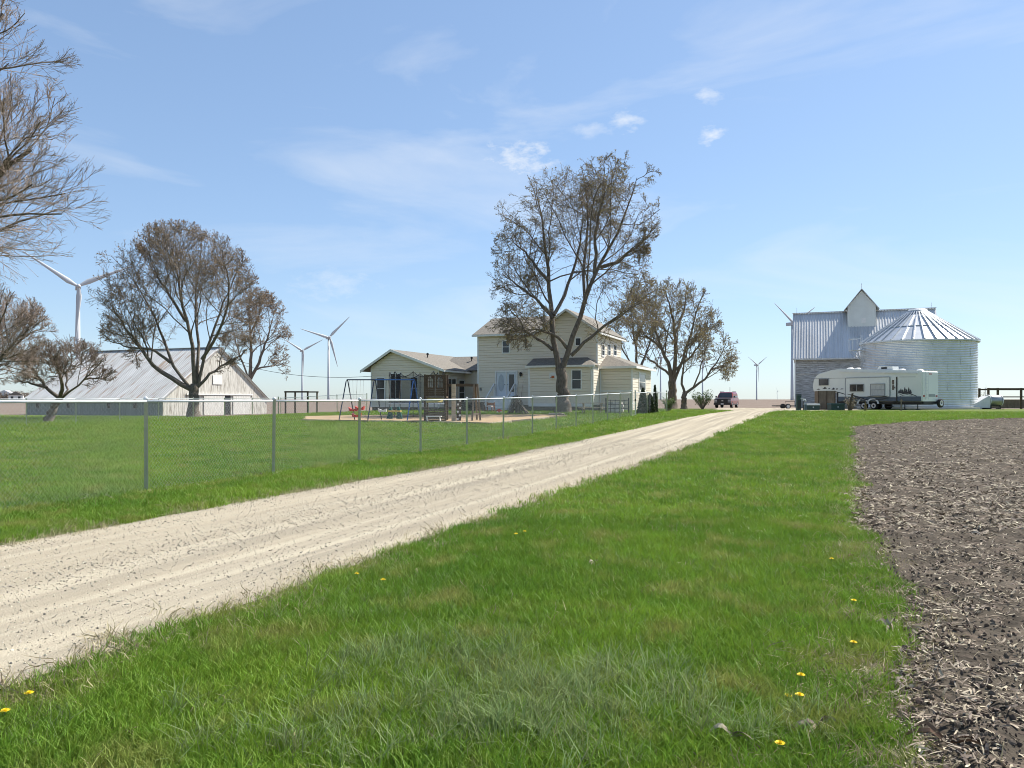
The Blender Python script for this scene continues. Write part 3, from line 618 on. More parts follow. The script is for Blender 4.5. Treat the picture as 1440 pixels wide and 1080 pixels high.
# shrubs
def shrub(name, label, p, w_, h_, nst, nleaf, size, m, seed, conical=False, stem=m_twig, group=None):
    g = np.random.default_rng(seed); root = empty(name, p, 0, label, 'shrub', group); s = MB(); C_ = []
    for i in range(nst):
        a = g.uniform(0, 2 * pi); rr = w_ / 2 * g.uniform(.3, 1); top = Vector((cos(a) * rr, sin(a) * rr, h_ * g.uniform(.6, 1)))
        if conical: top = Vector((cos(a) * rr * .25, sin(a) * rr * .25, h_ * g.uniform(.7, 1)))
        pts = [Vector((cos(a) * .05, sin(a) * .05, -.03)), top * .5 + Vector((g.normal(0, .06), g.normal(0, .06), 0)), top]; s.tube(pts, [.022, .015, .006], 5); C_.append(top)
    s.build('stem', stem, root)
    if conical:
        t = g.random(nleaf) ** 1.4; a = g.random(nleaf) * 6.28; rr = w_ / 2 * (1 - t) ** .6 * np.sqrt(g.uniform(.4, 1, nleaf)); c = np.stack([rr * np.cos(a), rr * np.sin(a), .06 + t * h_ * .97], -1)
    else:
        i = g.integers(0, nst, nleaf); tt = g.uniform(.45, 1.05, nleaf)[:, None]; c = np.array([list(v) for v in C_])[i] * tt + g.normal(0, .09 * w_ / 2, (nleaf, 3))
    v, q_ = leaves(c, size, g, .5); link('foliage', mesh_np('foliage', v, [q_]), m, root); return root
shrub('leafy_shrub', 'round leafy shrub over dark litter beside the parked vehicle', on(988, 72), 2.6, 1.75, 46, 900, .075, m_leaf, 21)
shrub('conifer_shrub', 'leaning narrow conifer shrub beside the mesh gate', on(904, 51), .85, 1.75, 6, 2600, .07, m_ever, 22, True)
shrub('conifer_shrub', 'bushy conifer shrub between the leaning and columnar ones', on(914, 52), .9, 1.35, 6, 2200, .07, m_ever, 23, True)
shrub('conifer_shrub', 'tall thin columnar conifer by the porch corner', on(921, 53), .45, 2.0, 5, 2000, .06, m_ever, 24, True)
shrub('leafy_shrub', 'small yellow-green shrub at the end post of the mesh fence', on(940, 57), 1.1, 1.1, 18, 500, .07, m_leaf, 25)
shrub('dry_shrub', 'dry brown weeds beside the leaning pole and green box', on(1196, 64), 1.3, 1.15, 40, 260, .05, m_straw, 26, stem=m_tantwig)
shrub('dry_shrub', 'stubby yellowish shrub in the lawn before the camper', on(1217, 60), .28, .62, 8, 260, .04, m_bud, 27, True)
shrub('leafy_shrub', 'bare little bush behind the steel drum and duct', on(1376, 92), 2.0, 2.3, 34, 220, .06, m_bud, 28)
for i, (px, d, ww, hh) in enumerate(((8, 640, 15, 7), (20, 660, 12, 8.5), (38, 690, 18, 9), (46, 700, 12, 7))):
    shrub('far_tree', ('low distant tree before the pale far shed', 'distant tree rising between the two far farm buildings', 'widest distant tree past the far white house', 'small distant tree at the end of the far tree row')[i], on(px, d), ww, hh, 40, 900, .55, m_twig, 40 + i, group='far trees')

# ------------------------------------------------------------------ farm house (walls face -Y and +X)
HYY = 58.3                                    # plane of the main front wall
x0, x1 = hx(672, HYY), hx(840, HYY); dpt = hy(873, x1) - HYY
hz = float(gh(x0, HYY)); HR = empty('farm_house', (x0, HYY, hz), 0, 'cream-sided two-storey farmhouse with low gabled wing and white back steps', 'house')
ex = Vector((1, 0, 0)); ey = Vector((0, 1, 0)); S_ = Vector((0, -1, 0)); E_ = Vector((1, 0, 0))
Wm = x1 - x0; EV = zat(470, x0, HYY) - hz; half = dpt / 2; RZ = EV + half * .42
def X(px, y): return hx(px, HYY + y) - x0
def Zl(py, x, y): return zat(py, x + x0, y + HYY) - hz
body = MB().bx(.02, Wm - .02, .02, dpt, .5, EV).prism([(.02, .02, EV), (.02, dpt, EV), (.02, half, RZ - .12)], (Wm - 2.6, 0, 0))
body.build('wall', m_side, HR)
box('foundation', m_fnd, HR, .05, Wm - .05, .05, dpt - .05, -.3, .5)
sd = MB(); siding(sd, (0, 0, 0), ex, S_, [(0, .45), (Wm, .45), (Wm, EV), (0, EV)]); siding(sd, (Wm, 0, 0), ey, E_, [(0, .45), (dpt, .45), (dpt, EV), (0, EV)])
gx0 = X(757, 0); gxm = (gx0 + Wm) / 2; gz = RZ + .02; gk = (gz - EV) / (Wm - gxm)
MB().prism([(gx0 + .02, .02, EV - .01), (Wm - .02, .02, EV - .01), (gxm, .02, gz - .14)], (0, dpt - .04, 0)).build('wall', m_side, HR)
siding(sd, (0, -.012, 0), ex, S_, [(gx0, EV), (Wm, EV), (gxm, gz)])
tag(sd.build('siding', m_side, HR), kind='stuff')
def slope(mb, a, b, c, d, th=.09):
    """roof slab over the quad a b c d"""
    a, b, c, d = map(Vector, (a, b, c, d)); n = (b - a).cross(d - a).normalized(); n = n if n.z > 0 else -n; return mb.prism([a, b, c, d], n * th)
ov = .35; k = .42
rf = MB(); slope(rf, (-ov, -ov, EV - ov * k), (gx0 - .2, -ov, EV - ov * k), (gxm, half, RZ), (-ov, half, RZ)); slope(rf, (-ov, dpt + ov, EV - ov * k), (gx0 - .2, dpt + ov, EV - ov * k), (gxm, half, RZ), (-ov, half, RZ))
roof = rf.build('roof', m_shing, HR)
gr = MB(); slope(gr, (gx0 - .3, -.42, EV - .3 * gk), (gx0 - .3, dpt + .4, EV - .3 * gk), (gxm, dpt + .4, gz + .02), (gxm, -.42, gz + .02)); slope(gr, (Wm + .37, -.42, EV - .37 * gk + .03), (Wm + .37, dpt + .4, EV - .37 * gk + .03), (gxm, dpt + .4, gz + .02), (gxm, -.42, gz + .02)); gr.build('gable_roof', m_shing, HR)
tr = MB(); tr.bx(-ov - .02, gx0 - .3, -ov - .1, -ov, EV - ov * k - .1, EV - ov * k + .06)
for s, xe in ((0, gx0 - .3), (1, Wm + .37)):
    ze = EV - abs((gx0 if s == 0 else Wm) - xe) * gk; tr.prism([(xe, -.47, ze - .1), (xe, -.47, ze + .08), (gxm, -.47, gz + .1), (gxm, -.47, gz - .08)], (0, .05, 0))
tr.bx(Wm + .3, Wm + .42, -.3, dpt + ov, EV - .37 * gk - .12, EV - .37 * gk + .02)
tr.bx(-.04, .1, -.045, .0, .45, EV).bx(Wm - .09, Wm + .045, -.048, -.0, .45, EV); tr.build('fascia', m_white, HR)
# front bump with a hipped lean-to roof
ly = -1.6; lx0, lx1 = X(744, ly), X(834, ly); lz = Zl(515, lx0, ly); lt = Zl(504, lx0, 0)
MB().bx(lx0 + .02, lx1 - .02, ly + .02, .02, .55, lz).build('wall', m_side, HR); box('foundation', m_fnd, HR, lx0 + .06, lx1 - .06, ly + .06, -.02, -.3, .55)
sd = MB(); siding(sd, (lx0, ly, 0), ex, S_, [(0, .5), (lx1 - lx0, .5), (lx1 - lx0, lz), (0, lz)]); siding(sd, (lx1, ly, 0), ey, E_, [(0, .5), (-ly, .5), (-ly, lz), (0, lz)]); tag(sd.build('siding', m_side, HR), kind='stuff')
rf = MB(); rf.add([(lx0 - .2, ly - .25, lz), (lx1 + .2, ly - .25, lz), (lx1 - .9, -.03, lt), (lx0 - .2, -.03, lt), (lx1 + .2, -.03, lz), (lx0 - .2, -.03, lz)], [(0, 1, 2, 3), (1, 4, 2), (0, 3, 5), (0, 5, 4, 1), (2, 4, 5, 3)]); rf.build('lean_to_roof', m_shing, HR)
t_ = MB(); t_.bx(lx0 - .22, lx1 + .22, ly - .34, ly - .25, lz - .13, lz + .02).bx(lx0 - .05, lx0 + .09, ly - .05, ly, .5, lz - .01).bx(lx1 - .09, lx1 + .05, ly - .05, ly - .001, .5, lz - .01).bx(lx0 - .03, lx1 + .03, ly - .06, ly - .03, .38, .62); t_.build('trim', m_white, HR)
MB().tube([(lx1 - .2, ly - .3, lz - .1), (lx1 - .12, ly - .12, lz - .35), (lx1 - .12, ly - .1, .3)], .045, 6).build('downspout', m_white, HR)
# side porch with hipped roof
py0 = .7; pw = hx(889, HYY + py0) - x1; pd = hy(915, x1 + pw) - HYY - py0; pz = Zl(516, Wm, py0); pt = Zl(499, Wm, py0 + 2.2)
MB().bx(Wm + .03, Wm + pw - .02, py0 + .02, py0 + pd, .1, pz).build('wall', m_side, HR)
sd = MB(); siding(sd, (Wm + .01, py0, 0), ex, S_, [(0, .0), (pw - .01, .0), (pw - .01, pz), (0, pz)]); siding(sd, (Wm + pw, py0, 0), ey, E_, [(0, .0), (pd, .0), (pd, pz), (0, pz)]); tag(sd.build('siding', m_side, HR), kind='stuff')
rf = MB(); a, b = Wm + .02, Wm + pw + .35; rf.add([(a, py0 - .35, pz), (b, py0 - .35, pz), (b, py0 + pd + .3, pz), (a, py0 + pd + .3, pz), (a, py0 + 2.2, pt), (a, py0 + pd + .3, pt)], [(0, 1, 4), (1, 2, 5, 4), (0, 3, 2, 1), (2, 3, 5), (0, 4, 5, 3)]); rf.build('porch_roof', m_shing, HR)
t_ = MB(); t_.bx(a, b + .06, py0 - .42, py0 - .35, pz - .16, pz + .02).bx(b, b + .08, py0 - .3, py0 + pd + .3, pz - .16, pz + .02).bx(Wm + pw - .1, Wm + pw + .05, py0 - .045, py0, 0, pz - .16).bx(Wm + .02, Wm + pw - .1, py0 - .06, py0 - .03, 1.55, 1.68); t_.build('trim', m_white, HR)
MB().tube([(Wm + .06, py0 - .3, pz - .1), (Wm + .1, py0 - .1, pz - .4), (Wm + .1, py0 - .1, .3)], .05, 6).build('downspout', m_white, HR)
box('foundation', m_fnd, HR, Wm + .06, Wm + pw - .06, py0 + .06, py0 + pd, -.3, .1)
# gabled wing
wy = -2.2; wxl, wxr = X(522, wy), X(624, wy) - .45; wap = X(553, wy); wel = X(507, wy - .4); wer = X(624, wy - .4); wz = Zl(521, wer, wy); wa = Zl(493, wap, wy); wlen = 13.0
def wroof(x): return wa + (x - wap) * ((wz - wa) / (wer - wap) if x > wap else (wz - wa) / (wel - wap))
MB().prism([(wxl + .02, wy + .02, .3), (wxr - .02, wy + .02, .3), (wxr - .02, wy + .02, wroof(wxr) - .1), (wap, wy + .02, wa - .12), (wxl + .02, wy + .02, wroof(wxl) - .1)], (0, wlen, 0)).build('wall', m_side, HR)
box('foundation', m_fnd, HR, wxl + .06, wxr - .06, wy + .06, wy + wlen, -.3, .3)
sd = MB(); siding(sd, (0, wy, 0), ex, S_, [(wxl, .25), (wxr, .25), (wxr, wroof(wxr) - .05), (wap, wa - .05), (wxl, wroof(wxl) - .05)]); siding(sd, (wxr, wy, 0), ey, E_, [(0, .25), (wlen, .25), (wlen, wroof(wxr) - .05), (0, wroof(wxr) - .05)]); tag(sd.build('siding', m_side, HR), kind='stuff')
rf = MB(); slope(rf, (wel, wy - .45, wz), (wel, wy + wlen, wz), (wap, wy + wlen, wa), (wap, wy - .45, wa)); slope(rf, (wer, wy - .45, wz), (wer, wy + wlen, wz), (wap, wy + wlen, wa), (wap, wy - .45, wa)); wr_ = rf.build('wing_roof', m_shing, HR)
# the wing's ridge turned towards the main block
cz = wa - .25; rf = MB(); slope(rf, (wer - 3.2, wy + 4.6, wz + .1), (.0, wy + 4.6, wz + .1), (.0, wy + 8, cz), (wer - 3.2, wy + 8, cz)); rf.build('link_roof', m_shing, HR)
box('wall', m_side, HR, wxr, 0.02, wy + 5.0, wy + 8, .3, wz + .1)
t_ = MB(); t_.prism([(wel, wy - .5, wz - .12), (wel, wy - .5, wz + .1), (wap, wy - .5, wa + .1), (wap, wy - .5, wa - .12)], (0, .05, 0)).prism([(wer, wy - .5, wz - .12), (wer, wy - .5, wz + .1), (wap, wy - .5, wa + .1), (wap, wy - .5, wa - .12)], (0, .05, 0))
t_.bx(wer, wer + .1, wy - .45, wy + 6, wz - .12, wz + .02).bx(wxl - .02, wxl + .08, wy - .045, wy, .25, wroof(wxl) - .2).bx(wxr - .08, wxr + .045, wy - .045, wy - .002, .25, wroof(wxr) - .2); t_.build('fascia', m_white, HR)
for px in (614, 650): MB().lathe([(.05, 0), (.05, .3), (.11, .32), (.11, .45), (.02, .5)], 8, (wap + 1.6 if px == 614 else wer - .8, wy + (3.2 if px == 614 else 6.8), wa - .55 if px == 614 else wa - .75)).build('roof_vent', m_black, HR)
# openings
def win(px0, px1, pt_, pb, y, style='hung', **kw):
    u0, u1 = X(px0, y), X(px1, y); zb, zt = Zl(pb, u0, y), Zl(pt_, u0, y); return window(HR, (u0, y, zb), ex, S_, u1 - u0, zt - zb, style, **kw)
win(707.5, 716, 480, 496, 0); win(810, 816.5, 476, 485.5, 0, 'fixed'); win(805, 817, 521, 546.5, ly)
win(531, 541, 532, 561, wy, 'hung'); win(550, 564, 526, 560, wy, 'slide'); win(578, 587.5, 531, 561, wy, 'hung')
for px0, px1 in ((845.6, 849), (854, 857.5), (862, 866)):
    ya, yb = hy(px0, x1) - HYY, hy(px1, x1) - HYY; window(HR, (Wm, ya, Zl(499, Wm, ya)), ey, E_, yb - ya, Zl(485, Wm, ya) - Zl(499, Wm, ya), 'hung', t=.12)
xs_ = x1 + pw; ya, yb = hy(898, xs_) - HYY, hy(906.5, xs_) - HYY; window(HR, (Wm + pw, ya, Zl(548, Wm + pw, ya)), ey, E_, yb - ya, Zl(526, Wm + pw, ya) - Zl(548, Wm + pw, ya), 'hung', t=.16)
xs_ = x0 + wxr; ya, yb = hy(629, xs_) - HYY, hy(640, xs_) - HYY; window(HR, (wxr, ya, .95), ey, E_, yb - ya, 1.75, 'slide', t=.14)
ya, yb = hy(645, xs_) - HYY, hy(652, xs_) - HYY; dr = window(HR, (wxr, ya, .5), ey, E_, yb - ya, 2.1, 'hung', t=.12)
# double door, steps, lamp
u0, u1 = X(698.5, 0), X(726.5, 0); dz0, dz1 = Zl(557, u0, 0), Zl(523.5, u0, 0); mid = (u0 + u1) / 2
fr = MB(); fr.bx(u0 - .12, u0, -.1, -.02, dz0, dz1 + .12).bx(u1, u1 + .12, -.1, -.02, dz0, dz1 + .12).bx(u0, u1, -.1, -.02, dz1, dz1 + .12).bx(mid - .04, mid + .04, -.1, -.02, dz0, dz1); fr.build('door_frame', m_white, HR)
for i, (a, b) in enumerate(((u0, mid - .04), (mid + .04, u1))):
    dd = box('door', M('pale_door', (.62, .66, .70), (.58, .62, .66), .5, scale=2), HR, a + .01, b - .01, -.06, -.02, dz0, dz1)
    cx_ = (a + b) / 2
    if i == 0:
        g_ = MB(); n_ = 20; pts = [(cx_ + .26 * cos(2 * pi * j / n_), -.062, (dz0 + dz1) / 2 + .1 + .72 * sin(2 * pi * j / n_)) for j in range(n_)]; g_.prism(pts, (0, -.015, 0)); g_.build('oval_glass', M('frosted_glass', (.42, .46, .50), (.36, .40, .44), .25, scale=3), dd)
    else: box('glass', m_glass, dd, cx_ - .22, cx_ + .22, -.075, -.062, dz0 + .35, dz1 - .2)
    MB().tube([(b - .1 if i == 0 else a + .1, -.07, dz0 + .95), (b - .1 if i == 0 else a + .1, -.13, dz0 + .95)], .03, 6).build('handle', m_black, dd)
st = MB(); n_ = 5
for i in range(n_): st.bx(u0 - .15, u1 - .05, -.55 - .28 * (n_ - i) - .02 * i, -.12, dz0 * i / n_, dz0 * (i + 1) / n_ - (.04 if i < n_ - 1 else .02))
st.build('steps', m_plast, HR)
for i in range(n_): box('tread', m_white, HR, u0 - .18, u1 - .02, -.6 - .28 * (n_ - i), -.11, dz0 * (i + 1) / n_ - .035, dz0 * (i + 1) / n_)
for xx in (u0 - .14, u1 - .1):
    MB().bar((xx, -2.0, .95), (xx, -.2, dz0 + 1.0), .09, .14).bar((xx, -2.0, 0), (xx, -2.0, .97), .09, .09).bar((xx, -.2, dz0), (xx, -.2, dz0 + 1.0), .09, .09).build('handrail', m_white, HR)
MB().lathe([(.03, 0), (.1, .05), (.1, .22), (.14, .26), (.02, .36)], 8, (X(733, 0), -.16, Zl(529.5, u1, 0))).build('wall_lamp', m_black, HR)
MB().bx(X(675, 0), X(677.5, 0), -.09, -.03, Zl(549, u0, 0), Zl(545, u0, 0)).build('outlet_box', M('grey_box', (.2, .2, .19), None, .6), HR)
MB().lathe([(.05, 0), (.15, .04), (.15, .2), (.04, .25)], 8, (-.55, wy + 5.0 - .35, Zl(527, -.5, wy + 5))).build('wall_lamp', m_black, HR)
# concrete walk along the house
wk = MB(); a, b = on(655, 58.5), on(812, 54.5); wk.add([(a.x, a.y - .5, a.z + .05), (b.x, b.y - .5, b.z + .05), (b.x, b.y + .6, b.z + .05), (a.x, a.y + .6, a.z + .05), (a.x, a.y - .5, a.z - .05), (b.x, b.y - .5, b.z - .05)], [(0, 1, 2, 3), (4, 5, 1, 0)]); tag(wk.build('walk_path', m_walk), kind='structure')

# ------------------------------------------------------------------ barn
bc = at(229, 585, 72); bX, bY = bc.x, bc.y; bz = float(gh(bX, bY)); bw = hy(375, bX) - bY; bl = bX - hx(37, bY)
BR = empty('barn', (bX, bY, bz), 0, 'long low white barn with rusty metal roof and weathered plank gable', 'barn')
be = zat(561.5, bX, bY) - bz + .12; ba = zat(489, bX, bY + bw / 2) - bz; bs = (ba - be) / (bw / 2)
MB().bx(-bl, -.06, .05, bw, -.3, be).prism([(-.06, .05, be), (-.06, bw, be), (-.06, bw / 2, ba - .1)], (-bl + .06, 0, 0)).build('wall', m_barn, BR)
pl = MB(); y = 0.0
while y < bw - .05:
    wd_ = random.uniform(.2, .3); y2 = min(y + wd_, bw); top = lambda yy: be + (min(yy, bw - yy)) * bs - .05; o_ = random.uniform(0, .02)
    if not (y > bw * .5 + .7 and y2 < bw * .5 + 1.85): pl.prism([(-.06, y + .008, random.uniform(-.1, .06)), (-.06, y2 - .008, random.uniform(-.1, .06)), (-.06, y2 - .008, top(y2)), (-.06, y + .008, top(y))], (.05 + o_, 0, 0))
    else: pl.prism([(-.06, y + .008, 2.05), (-.06, y2 - .008, 2.05), (-.06, y2 - .008, top(y2)), (-.06, y + .008, top(y))], (.05 + o_, 0, 0))
    y = y2
tag(pl.build('planks', m_barn, BR), kind='stuff')
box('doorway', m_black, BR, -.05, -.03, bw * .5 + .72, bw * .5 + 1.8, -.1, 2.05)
m_bdoor = M('worn_white_door', (.68, .67, .63), (.50, .48, .44), .8, scale=2.5, stretch=(4, 4, .5), c3=(.34, .31, .27), s3=3, t3=(.58, .68))
sdr = box('sliding_door', m_bdoor, BR, .03, .09, bw * .5 + 1.95, bw * .5 + 4.6, 0, 2.0); box('sliding_door', m_bdoor, BR, .03, .09, bw * .5 - 2.2, bw * .5 + .68, 0, 2.0)
box('door_track', m_white, BR, .03, .14, bw * .5 - 4.5, bw * .5 + 5.0, 2.05, 2.2)
wz_ = zat(541, bX, bY + bw * .6) - bz; box('loft_hatch', m_white, BR, .02, .06, hy(299, bX) - bY, hy(312, bX) - bY, wz_, wz_ + .95)
tk = MB()
for s in (0, 1):
    ya = -.35 if s == 0 else bw + .35; za = be - .35 * bs; tk.prism([(.02, ya, za - .12), (.02, ya, za + .1), (.02, bw / 2, ba + .1), (.02, bw / 2, ba - .14)], (.1, 0, 0))
tk.build('rake_board', m_white, BR)
sp = MB(); xx = -bl
while xx < -.05:
    w2 = min(random.uniform(.55, .75), -.02 - xx); sp.bx(xx + .006, xx + w2 - .006, -.02 - random.uniform(0, .02), .05, -.15, be - .02); xx += w2
tag(sp.build('cladding', m_barnside, BR), kind='stuff')
for px in (54, 97, 154, 191):
    xw = hx(px, bY) - bX; window(BR, (xw - .22, -.04, .75), ex, S_, .44, .5, 'fixed', M('old_frame', (.3, .3, .28), None, .8), t=.06)
npan = 24; pwid = (bl + .5) / npan; ln_ = sqrt((bw / 2 + .4) ** 2 + ((bw / 2 + .4) * bs) ** 2)
def panel_mesh(name, wid, length, nribs=3, th=.015, rib=.035):
    p = MB().bx(.006, wid - .006, 0, length, 0, th)
    for i in range(nribs):
        c = wid * (i + .5) / nribs; p.prism([(c - .045, 0, th), (c - .018, 0, th + rib), (c + .018, 0, th + rib), (c + .045, 0, th)], (0, length, 0))
    return p.mesh(name)
pm = panel_mesh('roof_panel', pwid, ln_, 3, .015, .03); ang_ = atan(bs)
for i in range(npan):
    a = link('roof_panel', pm, m_broof, BR); a.location = (-bl - .25 + i * pwid, -.4, be - .4 * bs + .02); a.rotation_euler = (ang_, random.uniform(-.003, .003), 0)
    a = link('roof_panel', pm, m_broof, BR); a.location = (-bl - .25 + (i + 1) * pwid, bw + .4, be - .4 * bs + .02); a.rotation_euler = (ang_, 0, pi)
MB().bar((-bl - .25, bw / 2, ba + .07), (.25, bw / 2, ba + .07), .35, .05).build('ridge_cap', m_broof, BR)

# ------------------------------------------------------------------ corn crib with cupola
cc = on(1118, 88); CR = empty('corn_crib', (cc.x, cc.y, float(gh(cc.x, cc.y))), 0, 'tall peeling wooden corn crib with metal roof and gabled cupola', 'crib')
cX, cY, cZ = cc.x, cc.y, float(gh(cc.x, cc.y)); chalf = 5.0; clen = hx(1311, cY + chalf) - cX
ce = zat(499, cX, cY) - cZ; crz = zat(442, cX, cY + chalf) - cZ; cs = (crz - ce) / chalf
MB().bx(.05, clen - .05, .06, 2 * chalf, -.3, ce).prism([(.05, .06, ce), (.05, 2 * chalf, ce), (.05, chalf, crz - .15)], (clen - .1, 0, 0)).build('wall', m_crib, CR)
sd = MB(); siding(sd, (0, 0, 0), ex, S_, [(0, .1), (clen, .1), (clen, ce), (0, ce)], .22, .035, .012); siding(sd, (0, 2 * chalf, 0), -ey, -E_, [(0, .1), (2 * chalf, .1), (2 * chalf, ce), (chalf, crz - .2), (0, ce)], .22, .035, .01); tag(sd.build('siding', m_crib, CR), kind='stuff')
MB().bx(-.06, .1, -.07, -.036, .1, ce).build('corner_board', m_white, CR)
box('belt_board', m_crib, CR, .11, clen, -.09, -.04, ce - 2.3, ce - 2.1)
npan = 17; cwid = (clen + .7) / npan; cln = sqrt((chalf + .5) ** 2 * (1 + cs * cs)); pm = panel_mesh('roof_panel', cwid, cln, 3, .02, .05); ca = atan(cs)
for i in range(npan):
    a = link('roof_panel', pm, m_mroof, CR); a.location = (-.35 + i * cwid, -.5, ce - .5 * cs + .03); a.rotation_euler = (ca, 0, 0)
    a = link('roof_panel', pm, m_mroof, CR); a.location = (-.35 + (i + 1) * cwid, 2 * chalf + .5, ce - .5 * cs + .03); a.rotation_euler = (ca, 0, pi)
MB().bar((-.4, chalf, crz + .12), (clen + .4, chalf, crz + .12), .5, .06).bx(-.36, clen + .36, -.53, -.5, ce - .5 * cs - .12, ce - .5 * cs + .05).build('ridge_cap', m_mroof, CR)
kf = 3.1; ka, kb = hx(1192, cY + kf) - cX, hx(1231.5, cY + kf) - cX; kz0 = ce + kf * cs - .6; kze = zat(431, cX + ka, cY + kf) - cZ; kza = zat(407, cX + (ka + kb) / 2, cY + kf) - cZ; km = (ka + kb) / 2; kd = 2 * (chalf - kf)
CU = MB().prism([(ka, kf, kz0), (kb, kf, kz0), (kb, kf, kze), (km, kf, kza - .12), (ka, kf, kze)], (0, kd, 0)).build('cupola', m_cup, CR)
bt = MB(); xx = ka + .05
while xx < kb: bt.bx(xx, xx + .05, kf - .03, kf - .001, kz0, min(kze + (kza - kze) * (1 - abs(xx - km) / (km - ka)) - .14, kza)); xx += .28
bt.bx(ka + .05, kb - .05, kf - .05, kf - .031, kze - .05, kze + .03)
tag(bt.build('batten', m_cup, CU), kind='stuff')
kk = (kza - kze) / (km - ka); rf = MB(); slope(rf, (ka - .35, kf - .35, kze - .35 * kk), (ka - .35, kf + kd + .35, kze - .35 * kk), (km, kf + kd + .35, kza), (km, kf - .35, kza), .07); slope(rf, (kb + .35, kf - .35, kze - .35 * kk), (kb + .35, kf + kd + .35, kze - .35 * kk), (km, kf + kd + .35, kza), (km, kf - .35, kza), .07); rf.build('cupola_roof', m_mroof, CU)
box('hatch', m_white, CU, km - .02, km + .46, kf - .07, kf - .03, kz0 + 1.1, kz0 + 1.65)
for xx, zz in ((.1, crz), (km, kza), (clen - .1, crz)): MB().tube([(xx, chalf if xx != km else kf + .2, zz), (xx, chalf if xx != km else kf + .2, zz + .75)], .025, 5).build('lightning_rod', m_galv, CR)

# ------------------------------------------------------------------ grain bin
Rb = 5.2; bear = atan((1290.5 - 720) / F) - B; rng_b = Rb / sin((atan((1372 - 720) / F) - atan((1209 - 720) / F)) / 2); gX, gY = rng_b * sin(bear), rng_b * cos(bear); gZ = float(gh(gX, gY))
GB = empty('grain_bin', (gX, gY, gZ), 0, 'round corrugated steel grain bin with ribbed conical roof', 'grain bin')
gd = -gX * SB + gY * CB; ge = EYE + (HY - 482) * gd / F - gZ; gpk = EYE + (HY - 436) * gd / F - gZ
MB().lathe([(Rb + .45, -.3), (Rb + .45, .22)], 48).build('concrete_pad', m_walk, GB)
rings, per = 8, 12; rh = (ge - .2) / rings; arc = 2 * pi / per
V, Q = [], []; nu, nw = 9, 28
for j in range(nw + 1):
    z = rh * j / nw; r_ = Rb + .014 * cos(2 * pi * 5 * j / nw) + .01
    for i in range(nu + 1):
        a = arc * (i / nu - .5) * .998; V.append((r_ * cos(a), r_ * sin(a), z * .997))
for j in range(nw):
    for i in range(nu): b = j * (nu + 1) + i; Q.append((b, b + 1, b + nu + 2, b + nu + 1))
V2 = [(x_ * (Rb + .025) / Rb if False else x_, y_, z_) for x_, y_, z_ in V]
sheet_me = mesh_np('wall_sheet', V2, [np.array(Q)], True)
for kx in range(rings):
    for i in range(per):
        o = link('wall_sheet', sheet_me, m_bin, GB); o.location = (0, 0, .2 + kx * rh); o.rotation_euler = (0, 0, arc * (i + .5 * (kx % 2)) + .13); sfac = 1 + .0003 * ((i + kx) % 2); o.scale = (sfac, sfac, 1)
sb = MB()
for kx in range(rings):
    for i in range(per):
        a = arc * (i + .5 * (kx % 2) + .5) + .13; r_ = Rb + .045; p = Vector((r_ * cos(a), r_ * sin(a), .2 + kx * rh)); sb.bar(p, p + Vector((0, 0, rh)), .012, .022)
tag(sb.build('sheet_seam', m_galv, GB), kind='stuff')
nr = 34; ra = 2 * pi / nr; rc = .85; ro = Rb + .22; zc = gpk - .25; ze = ge - .03
pn = MB(); a = ra / 2 * .985
pn.add([(rc * cos(a), -rc * sin(a), zc), (ro * cos(a), -ro * sin(a), ze), (ro * cos(a), ro * sin(a), ze), (rc * cos(a), rc * sin(a), zc)], [(0, 1, 2, 3)])
A_, B_ = Vector((rc, 0, zc)), Vector((ro, 0, ze)); rot_ = lambda v, t: Vector((v.x * cos(t) - v.y * sin(t), v.x * sin(t) + v.y * cos(t), v.z))
pn.bar(rot_(A_, ra / 2) + Vector((0, 0, .03)), rot_(B_, ra / 2) + Vector((0, 0, .03)), .11, .22); mA = A_.lerp(B_, .52)
pn.bar(rot_(mA, -ra / 2 * .9) + Vector((0, 0, .04)), rot_(mA, ra / 2 * .9) + Vector((0, 0, .04)), .05, .05)
pme = pn.mesh('roof_panel')
for i in range(nr): o = link('roof_panel', pme, m_binroof, GB); o.rotation_euler = (0, 0, ra * i)
MB().lathe([(rc + .08, zc - .06), (rc + .08, zc + .18), (rc - .1, zc + .32), (.05, zc + .42)], 24).build('peak_cap', m_galv, GB)
MB().lathe([(ro - .02, ze - .1), (ro + .04, ze - .1), (ro + .04, ze + .04), (ro - .02, ze + .04)], 48).build('eave_ring', m_galv, GB)
# ladder and platform on the side towards the crib roof
la = pi + .22; ld = MB(); rad_ = Vector((cos(la), sin(la), 0)); tg = Vector((-sin(la), cos(la), 0))
for s in (-.22, .22): ld.tube([rad_ * (Rb + .2) + tg * s + Vector((0, 0, 1.6)), rad_ * (Rb + .2) + tg * s + Vector((0, 0, ge + .9))], .03, 6)
for i in range(20): zz = 1.8 + i * .3; ld.tube([rad_ * (Rb + .2) + tg * -.22 + Vector((0, 0, zz)), rad_ * (Rb + .2) + tg * .22 + Vector((0, 0, zz))], .018, 5)
ld.build('ladder', m_galv, GB)
pf = MB(); c0 = rad_ * (Rb + .75)
pf.prism([c0 - rad_ * .6 - tg * .6 + Vector((0, 0, ge - .75)), c0 + rad_ * .5 - tg * .6 + Vector((0, 0, ge - .75)), c0 + rad_ * .5 + tg * .6 + Vector((0, 0, ge - .75)), c0 - rad_ * .6 + tg * .6 + Vector((0, 0, ge - .75))], (0, 0, .06))
